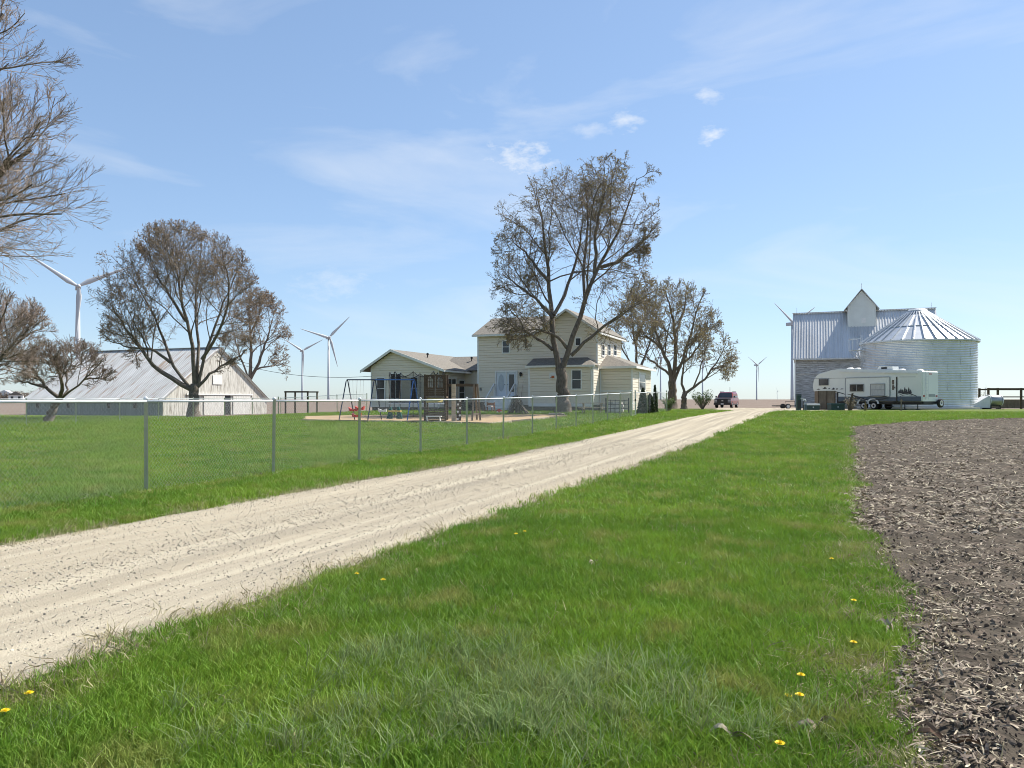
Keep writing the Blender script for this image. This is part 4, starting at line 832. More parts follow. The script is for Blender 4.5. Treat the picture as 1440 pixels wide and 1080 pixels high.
for u, v in ((.5, -.6), (.5, .6), (-.3, -.6), (-.3, .6)): q = c0 + rad_ * u + tg * v; pf.tube([q + Vector((0, 0, ge - .75)), q + Vector((0, 0, ge + .45))], .035, 6); pf.tube([q + Vector((0, 0, ge - .75)), rad_ * (Rb + .05) + tg * v * .6 + Vector((0, 0, ge - 1.9))], .035, 6)
q = [c0 + rad_ * u + tg * v + Vector((0, 0, ge + .45)) for u, v in ((-.3, -.6), (.5, -.6), (.5, .6), (-.3, .6))]; pf.tube(q, .035, 6); pf.build('platform', m_galv, GB)
# fan duct and drum at the foot of the bin
p = on(1378, 73); FD = empty('fan_duct', p, -B - R(0), 'sloping pale metal fan duct at the foot of the grain bin', 'fan duct'); FD.rotation_euler = (0, 0, B)
MB().prism([(-.45, 0, .15), (1.0, 0, .15), (1.0, 0, 1.3), (.85, 0, 1.3), (-.45, 0, .55)], (0, 1.1, 0)).build('duct', m_duct, FD)
for a in (.05, .75): box('foot', m_black, FD, a, a + .3, .1, 1.0, -.05, .15)
p = on(1402, 73); TK = empty('steel_drum', p, B, 'horizontal grey steel drum on short legs between duct and pen', 'drum')
MB().lathe([(.1, -.78), (.45, -.72), (.55, -.6), (.55, .6), (.45, .72), (.1, .78)], 20, (0, .5, .85), 'x').build('shell', M('drum_steel', (.34, .36, .36), (.26, .27, .27), .35, metal=.7, scale=3), TK, True)
for a in (-.45, .45): box('leg', m_black, TK, a - .06, a + .06, .2, .8, -.05, .4)
box('skid', m_black, TK, -.8, .8, .15, .85, -.06, .06)
MB().lathe([(.56, -.62), (.575, -.62), (.575, -.56), (.56, -.56)], 20, (0, .5, .85), 'x').lathe([(.56, .56), (.575, .56), (.575, .62), (.56, .62)], 20, (0, .5, .85), 'x').build('band', m_galv, TK)
# timber pen
PN = empty('timber_pen', on(1412, 84), B, 'dark timber livestock pen with high rails beside the steel drum', 'pen')
for xx in (-1.75, -1.2, -.7, 1.9, 2.6, 3.4):
    for yy in ((0,) if xx != -1.2 else (2.5,)): box('post', m_dwood, PN, xx - .09, xx + .09, yy - .09, yy + .09, -.1, 2.35)
for z_, h_ in ((2.25, .16), (1.35, .12)): MB().bar((-1.85, -.12, z_), (4.4, -.12, z_), .06, h_).build('rail', m_dwood, PN)
MB().bar((-1.2, 2.4, 2.2), (4.4, 2.4, 2.2), .06, .16).build('rail', m_dwood, PN)
for i in range(6): MB().bar((-.5 + i * .8, 2.3, .55), (.28 + i * .8, 2.3, .55), .05, 1.0).build('board', m_wood, PN)

# ------------------------------------------------------------------ fifth-wheel camper
uc = R(60); ra_ = Vector((cos(uc), -sin(uc))); E0 = Vector(((1297 - 720) / F * 66, 66)); RVL = 11.4; F0 = E0 - ra_ * RVL
fx_, fy_ = W(F0.x, F0.y); gzr = float(gh(fx_, fy_)); RV = empty('camper_trailer', (fx_, fy_, gzr), -uc + B, 'white fifth-wheel camper with blue band and pine tree decal beside the bin', 'camper')
def s_of(px): t = (px - 720) / F; return (t * F0.y - F0.x) / (ra_.x - t * ra_.y)
def z_of(px, py): return EYE - (py - HY) / F * (F0.y + ra_.y * s_of(px)) - gzr
zr = lambda s: 3.92 + (3.46 - 3.92) * (s - 3.2) / (RVL - 3.2)
prof = [(RVL, .78), (2.95, .78), (2.95, 1.62), (.5, 1.62), (.12, 1.8), (0, 2.2), (.12, 2.85), (.4, 3.3), (.8, 3.52), (2.2, 3.84), (3.2, 3.92), (RVL - .12, 3.47), (RVL, 3.36)]
bmx = bmesh.new(); mb_ = MB().prism([(s, 0, z) for s, z in prof], (0, 2.45, 0)); me = mb_.mesh('body'); bmx.from_mesh(me)
bmesh.ops.bevel(bmx, geom=[e for e in bmx.edges if abs(e.verts[0].co.y - e.verts[1].co.y) < .01], offset=.07, segments=2, affect='EDGES'); bmx.to_mesh(me); bmx.free(); link('body', me, m_rvw, RV)
def side(name, m, pts, th=.012, parent=RV, base=-.002): return MB().prism([(s, base, z) for s, z in pts], (0, -th, 0)).build(name, m, parent)
def rect(name, m, a, b, c, d, th=.012, parent=RV, base=-.002): return side(name, m, [(a, c), (b, c), (b, d), (a, d)], th, parent, base)
rect('lower_band', m_rvb, 3.0, RVL - .1, .8, 1.22, .015)
# slide-out, door, windows
sa, sb_ = s_of(1190), s_of(1252); rect('slide_out', m_rvw, sa, sb_, 1.22, z_of(1220, 531), .10)
tr_ = MB()
for a, b, c, d in ((sa - .04, sa + .03, 1.2, z_of(1220, 531)), (sb_ - .03, sb_ + .04, 1.2, z_of(1220, 531)), (sa + .03, sb_ - .03, z_of(1220, 531) - .03, z_of(1220, 531) + .04)): tr_.prism([(a, -.103, c), (b, -.103, c), (b, -.103, d), (a, -.103, d)], (0, -.02, 0))
tr_.build('slide_trim', M('grey_trim', (.34, .36, .36), None, .5), RV)
def rvwin(p0, p1, t0, t1, base, style='slide', glass=None):
    s0, s1 = s_of(p0), s_of(p1); return window(RV, (s0, base, z_of(p0, t1)), ex, S_, s1 - s0, z_of(p0, t0) - z_of(p0, t1), style, M('window_rim', (.30, .31, .31), None, .4), glass, .05)
rvwin(1152.5, 1165, 533.5, 541.5, 0, 'fixed'); rvwin(1197, 1215.5, 541, 550, -.10, 'slide'); rvwin(1226, 1245, 540.5, 556, -.10, 'hung', m_curt)
d0, d1 = s_of(1252.5), s_of(1260.5); dr = rect('door', m_rvw, d0, d1, 1.15, z_of(1256, 530.5), .05); rect('window', m_glass, d0 + .18, d1 - .18, 2.3, 2.72, .015, dr, -.052); rect('window', m_glass, d0 + .18, d1 - .18, 1.82, 2.25, .015, dr, -.052)
rect('door_edge', m_black, d1 + .003, d1 + .10, .8, z_of(1256, 530), .06); rect('handle', m_black, d1 - .14, d1 - .06, 1.95, 2.1, .03, dr, -.052)
# decals
def swoosh(pts, w0, base=-.002):
    P = [(s_of(a), z_of(a, b)) for a, b in pts]; n = len(P); up = [(s, z + w0 * sin(pi * (i + .3) / (n + .2)) * .5) for i, (s, z) in enumerate(P)]; lo = [(s, z - w0 * sin(pi * (i + .3) / (n + .2)) * .5) for i, (s, z) in enumerate(P)]
    return side('decal', m_decal, lo + up[::-1], .006, RV, base)
swoosh([(1168, 550), (1176, 551), (1184, 553), (1190, 555)], .09); swoosh([(1192, 554), (1200, 556), (1210, 559), (1221, 562.5)], .14, -.102); swoosh([(1196, 559), (1206, 560.5), (1218, 562.8)], .08, -.102)
swoosh([(1220, 557), (1230, 558), (1240, 558), (1249, 556.8)], .08, -.102); swoosh([(1226, 560.5), (1234, 561.8), (1242, 561), (1249, 559.2)], .10, -.102)
swoosh([(1263, 556), (1270, 553.5), (1278, 553), (1289, 557)], .10); swoosh([(1263, 558.5), (1270, 555.8), (1276, 555), (1283, 556)], .06)
for i, px in enumerate((1264.5, 1267, 1269.5, 1272.5, 1275, 1278, 1280.5)):
    s = s_of(px); zb = z_of(px, 553.2); h_ = (.34, .48, .40, .62, .42, .58, .36)[i]; side('pine_decal', m_decal, [(s - .15, zb), (s + .15, zb), (s + .06, zb + h_ * .45), (s + .1, zb + h_ * .45), (s, zb + h_), (s - .1, zb + h_ * .45), (s - .06, zb + h_ * .45)], .006)
for px, py, ww, hh in ((1151, 547.5, .5, .1), (1160, 546, .55, .22), (1166, 546.6, .3, .12), (1172, 547, .5, .2), (1177, 547, .3, .16), (1184, 547, .55, .09)):
    s = s_of(px); z = z_of(px, py); side('script_decal', m_decal, [(s - ww / 2, z - .03), (s, z - hh * .4), (s + ww / 2, z), (s + ww * .2, z + hh * .3), (s, z + hh * .7), (s - ww * .25, z + hh * .1)], .006)
for z0_, a, b, base in ((3.02, s_of(1146), s_of(1189), -.002), (3.0, sa + .1, sb_ - .1, -.102), (2.95, d1 + .3, RVL - .6, -.002)): side('pin_stripe', M('grey_trim', (.34, .36, .36), None, .5), [(a, z0_), (b, z0_ - .03), (b, z0_ + .01), (a, z0_ + .04)], .006, RV, base)
# roof gear
def onroof(s): return zr(s) if s > 3.2 else 3.84
for s, r_ in ((3.6, .36), (4.4, .30), (8.9, .30), (10.6, .30)): MB().lathe([(r_, 0), (r_, .06), (r_ * .6, .15), (.05, .17)], 14, (s, 1.0, onroof(s) - .02)).build('roof_vent', m_plast, RV)
s = s_of(1237); MB().prism([(s - .75, .7, onroof(s) - .04), (s + .85, .7, onroof(s) - .08), (s + .8, .7, onroof(s) + .3), (s - .55, .7, onroof(s) + .36)], (0, .9, 0)).build('air_conditioner', m_plast, RV); box('grille', m_black, RV, s - .3, s + .25, .68, .70, onroof(s) + .08, onroof(s) + .25)
MB().bar((3.1, -.05, onroof(3.2) - .2), (RVL - .4, -.05, zr(RVL) - .2), .1, .1).build('awning', m_plast, RV)
# rear wall
def rear(name, m, y0_, y1_, z0_, z1_, th=.02): return box(name, m, RV, RVL + .002, RVL + th, y0_, y1_, z0_, z1_)
for y_ in (.35, .72): MB().tube([(RVL + .09, y_, .95), (RVL + .09, y_, 3.55)], .018, 6).build('ladder_rail', m_galv, RV)
for i in range(8): MB().tube([(RVL + .09, .35, 1.1 + i * .31), (RVL + .09, .72, 1.1 + i * .31)], .014, 5).build('ladder_rung', m_galv, RV)
rear('tail_lamp', m_lampr, .12, .34, 1.18, 1.32); rear('tail_lamp', m_lampr, 2.0, 2.25, 1.18, 1.32); rear('marker_lamp', m_lampr, 1.0, 1.4, 3.16, 3.24); rear('plate_recess', M('grey_trim', (.34, .36, .36), None, .5), .95, 1.9, 1.18, 1.42, .012)
# running gear
frm = MB().bx(2.9, RVL, .15, .3, .58, .78).bx(2.9, RVL, 2.15, 2.3, .58, .78).bx(RVL - .1, RVL, .15, 2.3, .55, .78).bx(3.2, RVL - .3, .3, 2.15, .5, .76); frm.build('chassis', m_black, RV)
def wheel(parent, c, r_, wd_, axis_='y', side_=-1):
    wl = MB().lathe([(r_ * .62, -wd_ / 2), (r_ * .95, -wd_ / 2), (r_, -wd_ * .3), (r_, wd_ * .3), (r_ * .95, wd_ / 2), (r_ * .62, wd_ / 2)], 22, c, axis_).build('wheel', m_rubber, parent, True)
    cc_ = list(c); i_ = 'xyz'.index(axis_); cc_[i_] += side_ * wd_ * .40; MB().lathe([(r_ * .64, -.03), (r_ * .64, .03), (r_ * .5, .035), (r_ * .2, .02)] if side_ > 0 else [(r_ * .2, -.02), (r_ * .5, -.035), (r_ * .64, -.03), (r_ * .64, .03)], 18, cc_, axis_).build('rim', m_rim, wl)
wc = [s_of(1214), s_of(1228)]
for s in wc:
    wheel(RV, (s, .16, .36), .36, .24); wheel(RV, (s, 2.29, .36), .36, .24, 'y', 1)
    fd_ = MB(); n_ = 12; fd_.prism([(s + .62 * cos(pi * j / n_), -.03, .55 + .52 * sin(pi * j / n_)) for j in range(n_ + 1)] + [(s + .47 * cos(pi * j / n_), -.03, .55 + .40 * sin(pi * j / n_)) for j in range(n_, -1, -1)], (0, -.06, 0)); fd_.build('fender', m_plast, RV)
wheel(RV, (RVL + .22, 2.35, .62), .40, .2, 'x', 1); MB().bar((RVL, 2.0, .62), (RVL + .2, 2.35, .62), .06, .06).build('spare_bracket', m_black, RV)
for s in (9.6, 10.8): MB().tube([(s, .3, .6), (s, .3, .12)], .045, 6).lathe([(.2, 0), (.2, .1), (.06, .14)], 10, (s, .3, -.02)).build('stabiliser', m_black, RV)
for y_ in (.3, 2.15): MB().bar((2.7, y_, 1.62), (2.7, y_, 0), .1, .1).build('landing_leg', m_black, RV)
for i in range(3): box('step', m_black, RV, d0 + .05, d1 + .05, -.25 - .22 * i, -.02 - .22 * i, .72 - .22 * i, .76 - .22 * i)

# ------------------------------------------------------------------ small yard things near the camper
def chest(label, px0, px1, py0, d, m=m_green):
    p = on((px0 + px1) / 2, d); w_ = (px1 - px0) / F * d; h_ = EYE - (py0 - HY) / F * d - p.z; root = empty('utility_box', p, B, label, 'box')
    box('body', m, root, -w_ / 2, w_ / 2, 0, w_ * .7, -.05, h_ - .14); MB().prism([(-w_ / 2 - .04, -.05, h_ - .14), (w_ / 2 + .04, -.05, h_ - .14), (w_ / 2, -.03, h_), (-w_ / 2, -.03, h_)], (0, w_ * .7 + .09, 0)).build('lid', m_plast if m is m_green and px0 < 1150 else m, root)
    box('latch', m_galv, root, -.05, .05, -.03, -.002, h_ * .42, h_ * .55); return root
chest('dark green utility box with pale lid beside the wooden cabinet', 1135, 1152.5, 567.5, 64)
chest('dark green utility box beside the dry weeds and leaning pole', 1169, 1188, 567, 64)
p = on(1162.5, 66); CBN = empty('wooden_cabinet', p, B, 'tall weathered wooden crate standing before the camper nose', 'crate'); cw = 23 / F * 66; ch = EYE + (HY - 549.5) / F * 66 - p.z
for i in range(8): box('board', m_wood, CBN, -cw / 2 + .02, -.02, -.03, 0, .1 + i * (ch - .1) / 8 + .012, .1 + (i + 1) * (ch - .1) / 8); box('board', m_wood, CBN, .02, cw / 2 - .02, -.032, 0, .1 + i * (ch - .1) / 8 + .012, .1 + (i + 1) * (ch - .1) / 8)
for xx in (-cw / 2, 0, cw / 2): box('post', m_dwood, CBN, xx - .04, xx + .04, -.05, .02, -.05, ch)
box('back_panel', m_wood, CBN, -cw / 2 + .02, cw / 2 - .02, .02, .9, 0, ch - .03)
p = on(1124, 62); PO = empty('green_post', p, B, 'thick dark green service post beside the corn crib corner', 'post'); box('column', m_green, PO, -.17, .17, 0, .34, -.1, EYE + (HY - 556) / F * 62 - p.z); MB().prism([(-.2, -.03, 1.28), (.2, -.03, 1.28), (.17, .0, 1.36), (-.17, .0, 1.36)], (0, .36, 0)).build('cap', m_green, PO); box('door', m_black, PO, -.12, .12, -.02, -.001, .2, .9)
p = on(1129.5, 60); HD = empty('yard_hydrant', p, B, 'slim white-topped yard hydrant next to the green post', 'hydrant'); MB().tube([(0, 0, -.05), (0, 0, .8)], .04, 8).build('pipe', m_black, HD); MB().tube([(0, 0, .8), (0, 0, .95), (.16, 0, .93), (.22, 0, .78)], .055, 8).build('spout', m_plast, HD); MB().bar((-.2, 0, 1.0), (.14, 0, .97), .04, .05).build('handle', m_plast, HD)
p = on(1133, 59); HD2 = empty('meter_pedestal', p, B, 'small blue-grey meter pedestal in front of the green utility box', 'pedestal'); MB().bx(-.08, .08, 0, .14, -.05, .55).build('body', m_rvb, HD2); box('cap', m_galv, HD2, -.1, .1, -.02, .16, .551, .62)
p = on(1193, 63); LP = empty('leaning_pole', p, B, 'dark pole leaning over the dry weeds', 'pole'); MB().bar((0, 0, -.1), (.36, 0, 1.45), .12, .12).build('shaft', m_dwood, LP); MB().bar((.2, 0, .9), (.62, 0, 1.05), .06, .06).build('arm', m_dwood, LP)
p = on(1267, 61); ST = empty('garden_stake', p, B, 'thin brown stake standing in grass beside the camper steps', 'stake'); MB().bar((0, 0, -.1), (.03, 0, 1.0), .07, .07).build('shaft', m_wood, ST); MB().bar((-.09, -.02, .85), (.12, -.02, .87), .04, .06).build('crosspiece', m_wood, ST)
p = on(1109, 74); UT = empty('trailer_frame', p, B, 'low dark flat utility trailer frame left of the corn crib', 'trailer'); UT['label'] = 'low dark utility trailer frame parked beside the corn crib corner'
MB().bar((-1.2, 0, .3), (.7, 0, .3), .08, .1).bar((-1.2, 1.2, .3), (.7, 1.2, .3), .08, .1).bar((.7, 0, .3), (.7, 1.2, .3), .08, .1).bar((-1.2, 0, .3), (-1.2, 1.2, .3), .08, .1).build('frame', m_black, UT); MB().tube([(-.35, 0, .3), (-.3, 0, .75), (.6, 0, .75), (.65, 0, .3)], .03, 6).build('rail', m_black, UT)
wheel(UT, (-.1, -.1, .26), .26, .16); wheel(UT, (-.1, 1.3, .26), .26, .16, 'y', 1)

# ------------------------------------------------------------------ parked vehicle
p = on(1016, 88); CAR = empty('parked_suv', (p.x, p.y, p.z), R(-5), 'red sport utility vehicle with black grille parked at the drive end', 'suv')
def hull(st):
    """closed body from cross sections (y, half width, z0, z1, half width on top)"""
    mb = MB(); V = []
    for y_, a, z0_, z1_, b in st: V += [(-a, y_, z0_), (a, y_, z0_), (a, y_, (z0_ + z1_) * .55), (b, y_, z1_), (-b, y_, z1_), (-a, y_, (z0_ + z1_) * .55)]
    n = len(st); Fq = [(i * 6 + j, i * 6 + (j + 1) % 6, (i + 1) * 6 + (j + 1) % 6, (i + 1) * 6 + j) for i in range(n - 1) for j in range(6)]
    return mb.add(V, Fq + [tuple(range(6)), tuple(range((n - 1) * 6, n * 6))])
hull([(0, .86, .48, 1.02, .84), (.1, .95, .42, 1.1, .9), (1.35, .98, .36, 1.18, .93), (1.6, .98, .36, 1.2, .94), (4.9, .98, .38, 1.2, .95), (5.1, .94, .45, 1.15, .9)]).build('body', m_carred, CAR)
hull([(1.4, .88, 1.15, 1.22, .86), (2.05, .86, 1.15, 1.84, .70), (2.4, .86, 1.15, 1.90, .70), (4.6, .86, 1.15, 1.9, .70), (5.02, .84, 1.15, 1.3, .8)]).build('cabin', m_carred, CAR)
MB().add([(-.84, 1.40, 1.24), (.84, 1.40, 1.24), (.66, 2.0, 1.81), (-.66, 2.0, 1.81)], [(0, 1, 2, 3)]).build('windscreen', m_glass, CAR)
for s in (-1, 1):
    for a, b in ((1.85, 2.75), (2.85, 3.75), (3.85, 4.6)):
        MB().prism([(s * .885, a, 1.27), (s * .885, b, 1.27), (s * .765, b, 1.76), (s * .765, max(a, 2.15), 1.76)], (s * .012, 0, 0)).build('window', m_glass, CAR)
    MB().bx(min(s * .97, s * 1.15), max(s * .97, s * 1.15), 1.6, 1.72, 1.22, 1.42).build('mirror', m_cardk, CAR)
    MB().bx(s * .78 - .16, s * .78 + .16, -.05, -.022, .78, .98).build('headlight', m_lamp, CAR); MB().bx(s * .78 - .16, s * .78 + .16, -.045, -.022, .66, .75).build('turn_signal', m_lamp, CAR)
    MB().bar((s * .72, 2.3, 1.95), (s * .72, 4.5, 1.95), .04, .05).build('roof_rail', m_cardk, CAR)
    for y_ in (.95, 4.05): wheel(CAR, (s * .86, y_, .38), .38, .26, 'x', s)
    MB().bx(min(s * .97, s * 1.0), max(s * .97, s * 1.0), 1.4, 3.6, .38, .5).build('side_step', m_cardk, CAR)
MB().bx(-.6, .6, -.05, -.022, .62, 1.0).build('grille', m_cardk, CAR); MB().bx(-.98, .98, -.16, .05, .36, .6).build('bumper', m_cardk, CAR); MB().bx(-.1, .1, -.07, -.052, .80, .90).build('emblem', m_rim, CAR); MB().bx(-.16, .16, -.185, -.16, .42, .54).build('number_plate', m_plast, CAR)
MB().prism([(-.9, .09, 1.1), (.9, .09, 1.1), (.92, 1.3, 1.2), (-.92, 1.3, 1.2)], (0, 0, .012)).build('bonnet', m_cardk, CAR); MB().bx(-.94, .94, -.02, .04, .55, 1.06).build('front_shade_panel', m_cardk, CAR); MB().bx(-.02, .02, 4.5, 4.53, 1.9, 2.5).build('aerial', m_black, CAR)  # shade on the red nose painted in: dark sheet over the front, dark bonnet

# ------------------------------------------------------------------ chain-link fences
def link_panel(wid, h_, sp=.066, r_=.0010):
    mb = MB(); V = []; Fq = []
    def wire(a, b, yo):
        a = Vector((a[0], yo, a[1])); b = Vector((b[0], yo, b[1])); t = (b - a).normalized(); u = Vector((0, 1, 0)) * r_; v = t.cross(u).normalized() * r_; n = len(V)
        for p in (a, b): V.extend([p + u, p - u * .5 + v * .87, p - u * .5 - v * .87])
        for j in range(3): Fq.append((n + j, n + (j + 1) % 3, n + 3 + (j + 1) % 3, n + 3 + j))
    k_ = 1.15; c = -h_ / k_
    while c < wid:
        x_a, x_b = max(c, 0), min(c + h_ / k_, wid)
        if x_b > x_a: wire((x_a, (x_a - c) * k_), (x_b, (x_b - c) * k_), .002); wire((wid - x_a, (x_a - c) * k_), (wid - x_b, (x_b - c) * k_), -.002)
        c += sp
    return mb.add(V, Fq).mesh('mesh_panel')
m_wire = M('fence_wire', (.36, .38, .39), (.29, .31, .32), .6, scale=6)
STEP = 3.1; FH = 1.47
pan_me = link_panel(STEP, FH - .06)
post_me = MB().lathe([(.030, -.15), (.030, FH + .02), (.036, FH + .02), (.036, FH + .05), (.012, FH + .075)], 10).mesh('post', True)
big_me = MB().lathe([(.045, -.15), (.045, FH + .12), (.052, FH + .12), (.03, FH + .17)], 12).mesh('post', True)
rail_me = MB().tube([(0, 0, 0), (STEP, 0, 0)], .021, 8).mesh('top_rail', True)
def fence(label, A, Bp, n, skip=(), big=(), panel=True):
    A, Bp = Vector((*A, 0)), Vector((*Bp, 0)); dr = (Bp - A).normalized(); L_ = (Bp - A).length; st_ = L_ / n; root = empty('chain_link_fence', (A.x, A.y, float(gh(A.x, A.y))), 0, label, 'fence'); rz = atan2(dr.y, dr.x)
    for i in range(n + 1):
        p = A + dr * st_ * i; z = float(gh(p.x, p.y)); loc = Vector((p.x, p.y, z)) - root.location; o = link('post', big_me if i in big else post_me, m_galv, root); o.location = loc; o.rotation_euler = (random.uniform(-.012, .012), random.uniform(-.012, .012), 0)
        if i < n and i not in skip:
            p2 = A + dr * st_ * (i + 1); z2 = float(gh(p2.x, p2.y)); sl_ = atan((z2 - z) / st_)
            o = link('top_rail', rail_me, m_galv, root); o.location = loc + Vector((0, 0, FH)); o.rotation_euler = (0, -sl_, rz); o.scale = (st_ / STEP / cos(sl_), 1, 1)
            if panel: o = link('mesh_panel', pan_me, m_wire, root); o.location = loc + Vector((0, 0, .05)); o.rotation_euler = (0, -sl_, rz); o.scale = (st_ / STEP, 1, 1)
    return root
fence('galvanised chain-link fence running along the gravel driveway', (-9.72, 2.75), (-10.5, 46.15), 14, big=(14,))
fence('chain-link fence from the mesh gate to the porch shrubs', (-10.5, 47.4), (-10.2, 56.7), 3, big=(0, 3))
fence('chain-link fence across the far edge of the lawn by the barn', (-41.5, 14), (-41.5, 51.2), 12, big=(12,))
fence('chain-link fence along the brown field between barn and house wing', (-41.4, 51.4), (-33.0, 51.4), 3)
gt = empty('mesh_gate', (-10.5, 46.22, float(gh(-10.5, 46.2))), 0, 'narrow mesh gate in the driveway fence near the house', 'gate'); gf = MB()
gf.tube([(0, .03, .08), (0, .03, FH), (0, 1.1, FH), (0, 1.1, .08), (0, .03, .08)], .02, 8).tube([(0, .03, .8), (0, 1.1, .8)], .015, 6); gf.build('frame', m_galv, gt)
o = link('mesh_panel', link_panel(1.05, FH - .12), m_galv, gt); o.location = (0, .05, .1); o.rotation_euler = (0, 0, pi / 2); MB().bx(-.04, .04, 1.06, 1.14, .95, 1.1).build('latch', m_black, gt)
# timber frame beyond the far fence
p = on(424, 63); TF = empty('timber_pergola', p, B, 'small post-and-beam timber frame standing beyond the far fence', 'pergola')
for i, xx in enumerate((-1.33, -.53, .52, 1.3)): MB().bx(xx - .06, xx + .06, -.06, .06, -.1, 1.85).build('post', m_dwood if i < 3 else m_wood, TF)
box('beam', m_dwood, TF, -1.42, .6, -.07, .07, 1.85, 1.98); box('beam', m_wood, TF, .605, 1.42, -.065, .065, 1.85, 1.96)
# overhead cable from house to barn
a, b = at(523, 529, 64), Vector((bX - 3.5, bY + bw / 2, bz + ba + .1)); mb = MB(); pts = [a.lerp(b, t / 20) - Vector((0, 0, 1.1 * 4 * (t / 20) * (1 - t / 20))) for t in range(21)]
cb = MB().tube([q - a for q in pts], .02, 5).build('overhead_cable', m_cable); cb.location = a; tag(cb, 'black overhead power cable sagging between house wing and barn', 'cable')

# ------------------------------------------------------------------ play area
mul = MB(); cs_ = [gp(424, 592.5), gp(520, 594.5), gp(612, 595.5), gp(690, 598), gp(745, 592), gp(796, 586.5)]; bk = [on(790, 50), on(700, 50.5), on(600, 51), on(500, 51), on(430, 50)]
ring = cs_ + bk; n = len(ring); mul.add([(v.x, v.y, v.z + .05) for v in ring] + [(v.x, v.y, v.z - .05) for v in ring], [tuple(range(n))] + [(i, (i + 1) % n, n + (i + 1) % n, n + i) for i in range(n)]); tag(mul.build('mulch_bed', m_mulch), kind='structure')
tb = empty('timber_border', cs_[0], 0, 'low grey landscape timbers edging the play area', 'edging')
for a, b in zip(cs_[:-1], cs_[1:]):
    for t in range(2): q0, q1 = a.lerp(b, t / 2 + .01), a.lerp(b, (t + 1) / 2 - .01); MB().bar(q0 - cs_[0] + Vector((0, 0, .06)), q1 - cs_[0] + Vector((0, 0, .06)), .13, .14).build('timber', m_wood if t else m_lwood, tb)
def hangs(mb, x_, z1, z0, gap, y_=0, k_=.008):
    for s in (-gap / 2, gap / 2): mb.tube([(x_ + s, y_, z1), (x_ + s * .7, y_, z0)], k_, 4)
d = 43; p = on(540, d); SW = empty('metal_swing_set', p, B, 'blue and black steel swing set with red seats in the play area', 'swing set'); s_ = d / F; top = EYE + (HY - 534) * s_ - p.z
px2x = lambda px: (px - 540) * s_
for xa, ma, da in ((488, m_navy, 6), (527, m_navy, 0), (582, m_blue, 0)):
    for i, sg in enumerate((-1, 1)): MB().tube([(px2x(xa) + sg * .28 * (1 if xa != 527 else .9), sg * .85, -.05), (px2x(xa) + sg * .04, sg * .06, top - .1), (px2x(xa), 0, top)], .032, 8).build('leg', ma if sg < 0 or xa == 582 else m_navy, SW)
MB().tube([(px2x(488), 0, top), (px2x(528), 0, top)], .034, 8).build('top_bar', m_navy, SW); MB().tube([(px2x(528), 0, top), (px2x(582), 0, top)], .036, 8).build('top_bar', m_blue, SW)
def bucket(px, zseat, m):
    x_ = px2x(px); root_ = MB(); st_ = MB().prism([(x_ - .22, -.18, zseat), (x_ + .22, -.18, zseat), (x_ + .25, -.18, zseat + .22), (x_ + .1, -.18, zseat + .12), (x_ - .1, -.18, zseat + .12), (x_ - .25, -.18, zseat + .22)], (0, .36, 0)).build('seat', m, SW); c_ = MB(); hangs(c_, x_, top, zseat + .15, .44); c_.build('chain', m_plast, st_)
bucket(497, .55, m_red); bucket(506, .62, m_red); bucket(501.5, .22, m_red)
gl = MB(); xg = px2x(555)
for sg in (-1, 1): gl.prism([(xg + sg * .28 - .16, -.16, .12), (xg + sg * .28 + .16, -.16, .12), (xg + sg * .22 + .05, -.16, .8), (xg + sg * .22 - .05, -.16, .8)], (0, .32, 0))
gli = gl.build('glider', m_teal, SW); MB().bx(xg - .36, xg + .36, -.2, .2, .50, .60).build('glider_seat', m_yel, gli); c_ = MB(); hangs(c_, xg, top, .8, .7, 0, .012); c_.build('glider_rod', m_wood, gli)
st_ = MB().prism([(px2x(538) - .22, -.1, .52), (px2x(538) + .22, -.1, .52), (px2x(538) + .25, -.1, .7), (px2x(538), -.1, .6), (px2x(538) - .25, -.1, .7)], (0, .2, 0)).build('seat', m_plast, SW); c_ = MB(); hangs(c_, px2x(538), top, .65, .44); c_.build('chain', m_black, st_)
# trampoline with net
d = 48.5; p = on(586, d); TR = empty('trampoline', p, B, 'round trampoline with scalloped black safety net in front of the house wing', 'trampoline'); tr_r = 1.72; th = EYE + (HY - 524) * d / F - p.z
MB().lathe([(tr_r - .05, .82), (tr_r + .06, .82), (tr_r + .06, .9), (tr_r - .05, .9)], 28).build('frame_ring', m_galv, TR); MB().lathe([(.05, .84), (tr_r - .3, .85), (tr_r - .3, .87), (.05, .86)], 28).build('mat', m_black, TR)
pad = MB().lathe([(tr_r - .32, .88), (tr_r - .02, .91), (tr_r - .02, .93), (tr_r - .32, .9)], 28).build('pad', m_rvb, TR)
np_ = 8; V = []; Q = []; seg = 48
for j, zz in enumerate((.9, None)):
    for i in range(seg):
        a = 2 * pi * i / seg; f = (i / seg * np_) % 1; z_ = zz if zz else th - .32 * sin(pi * f) ** .8; V.append(((tr_r - .02) * cos(a), (tr_r - .02) * sin(a), z_))
for i in range(seg): Q.append((i, (i + 1) % seg, seg + (i + 1) % seg, seg + i))
MB().add(V, Q).build('net', m_net, TR); MB().tube([V[seg + i % seg] for i in range(seg + 1)], .022, 5).build('net_rope', m_black, TR)
for i in range(np_):
    a = 2 * pi * i / np_; MB().tube([((tr_r + .05) * cos(a), (tr_r + .05) * sin(a), -.05), ((tr_r + .05) * cos(a), (tr_r + .05) * sin(a), th), ((tr_r - .02) * cos(a), (tr_r - .02) * sin(a), th + .03)], .024, 6).build('pole', m_black, TR)
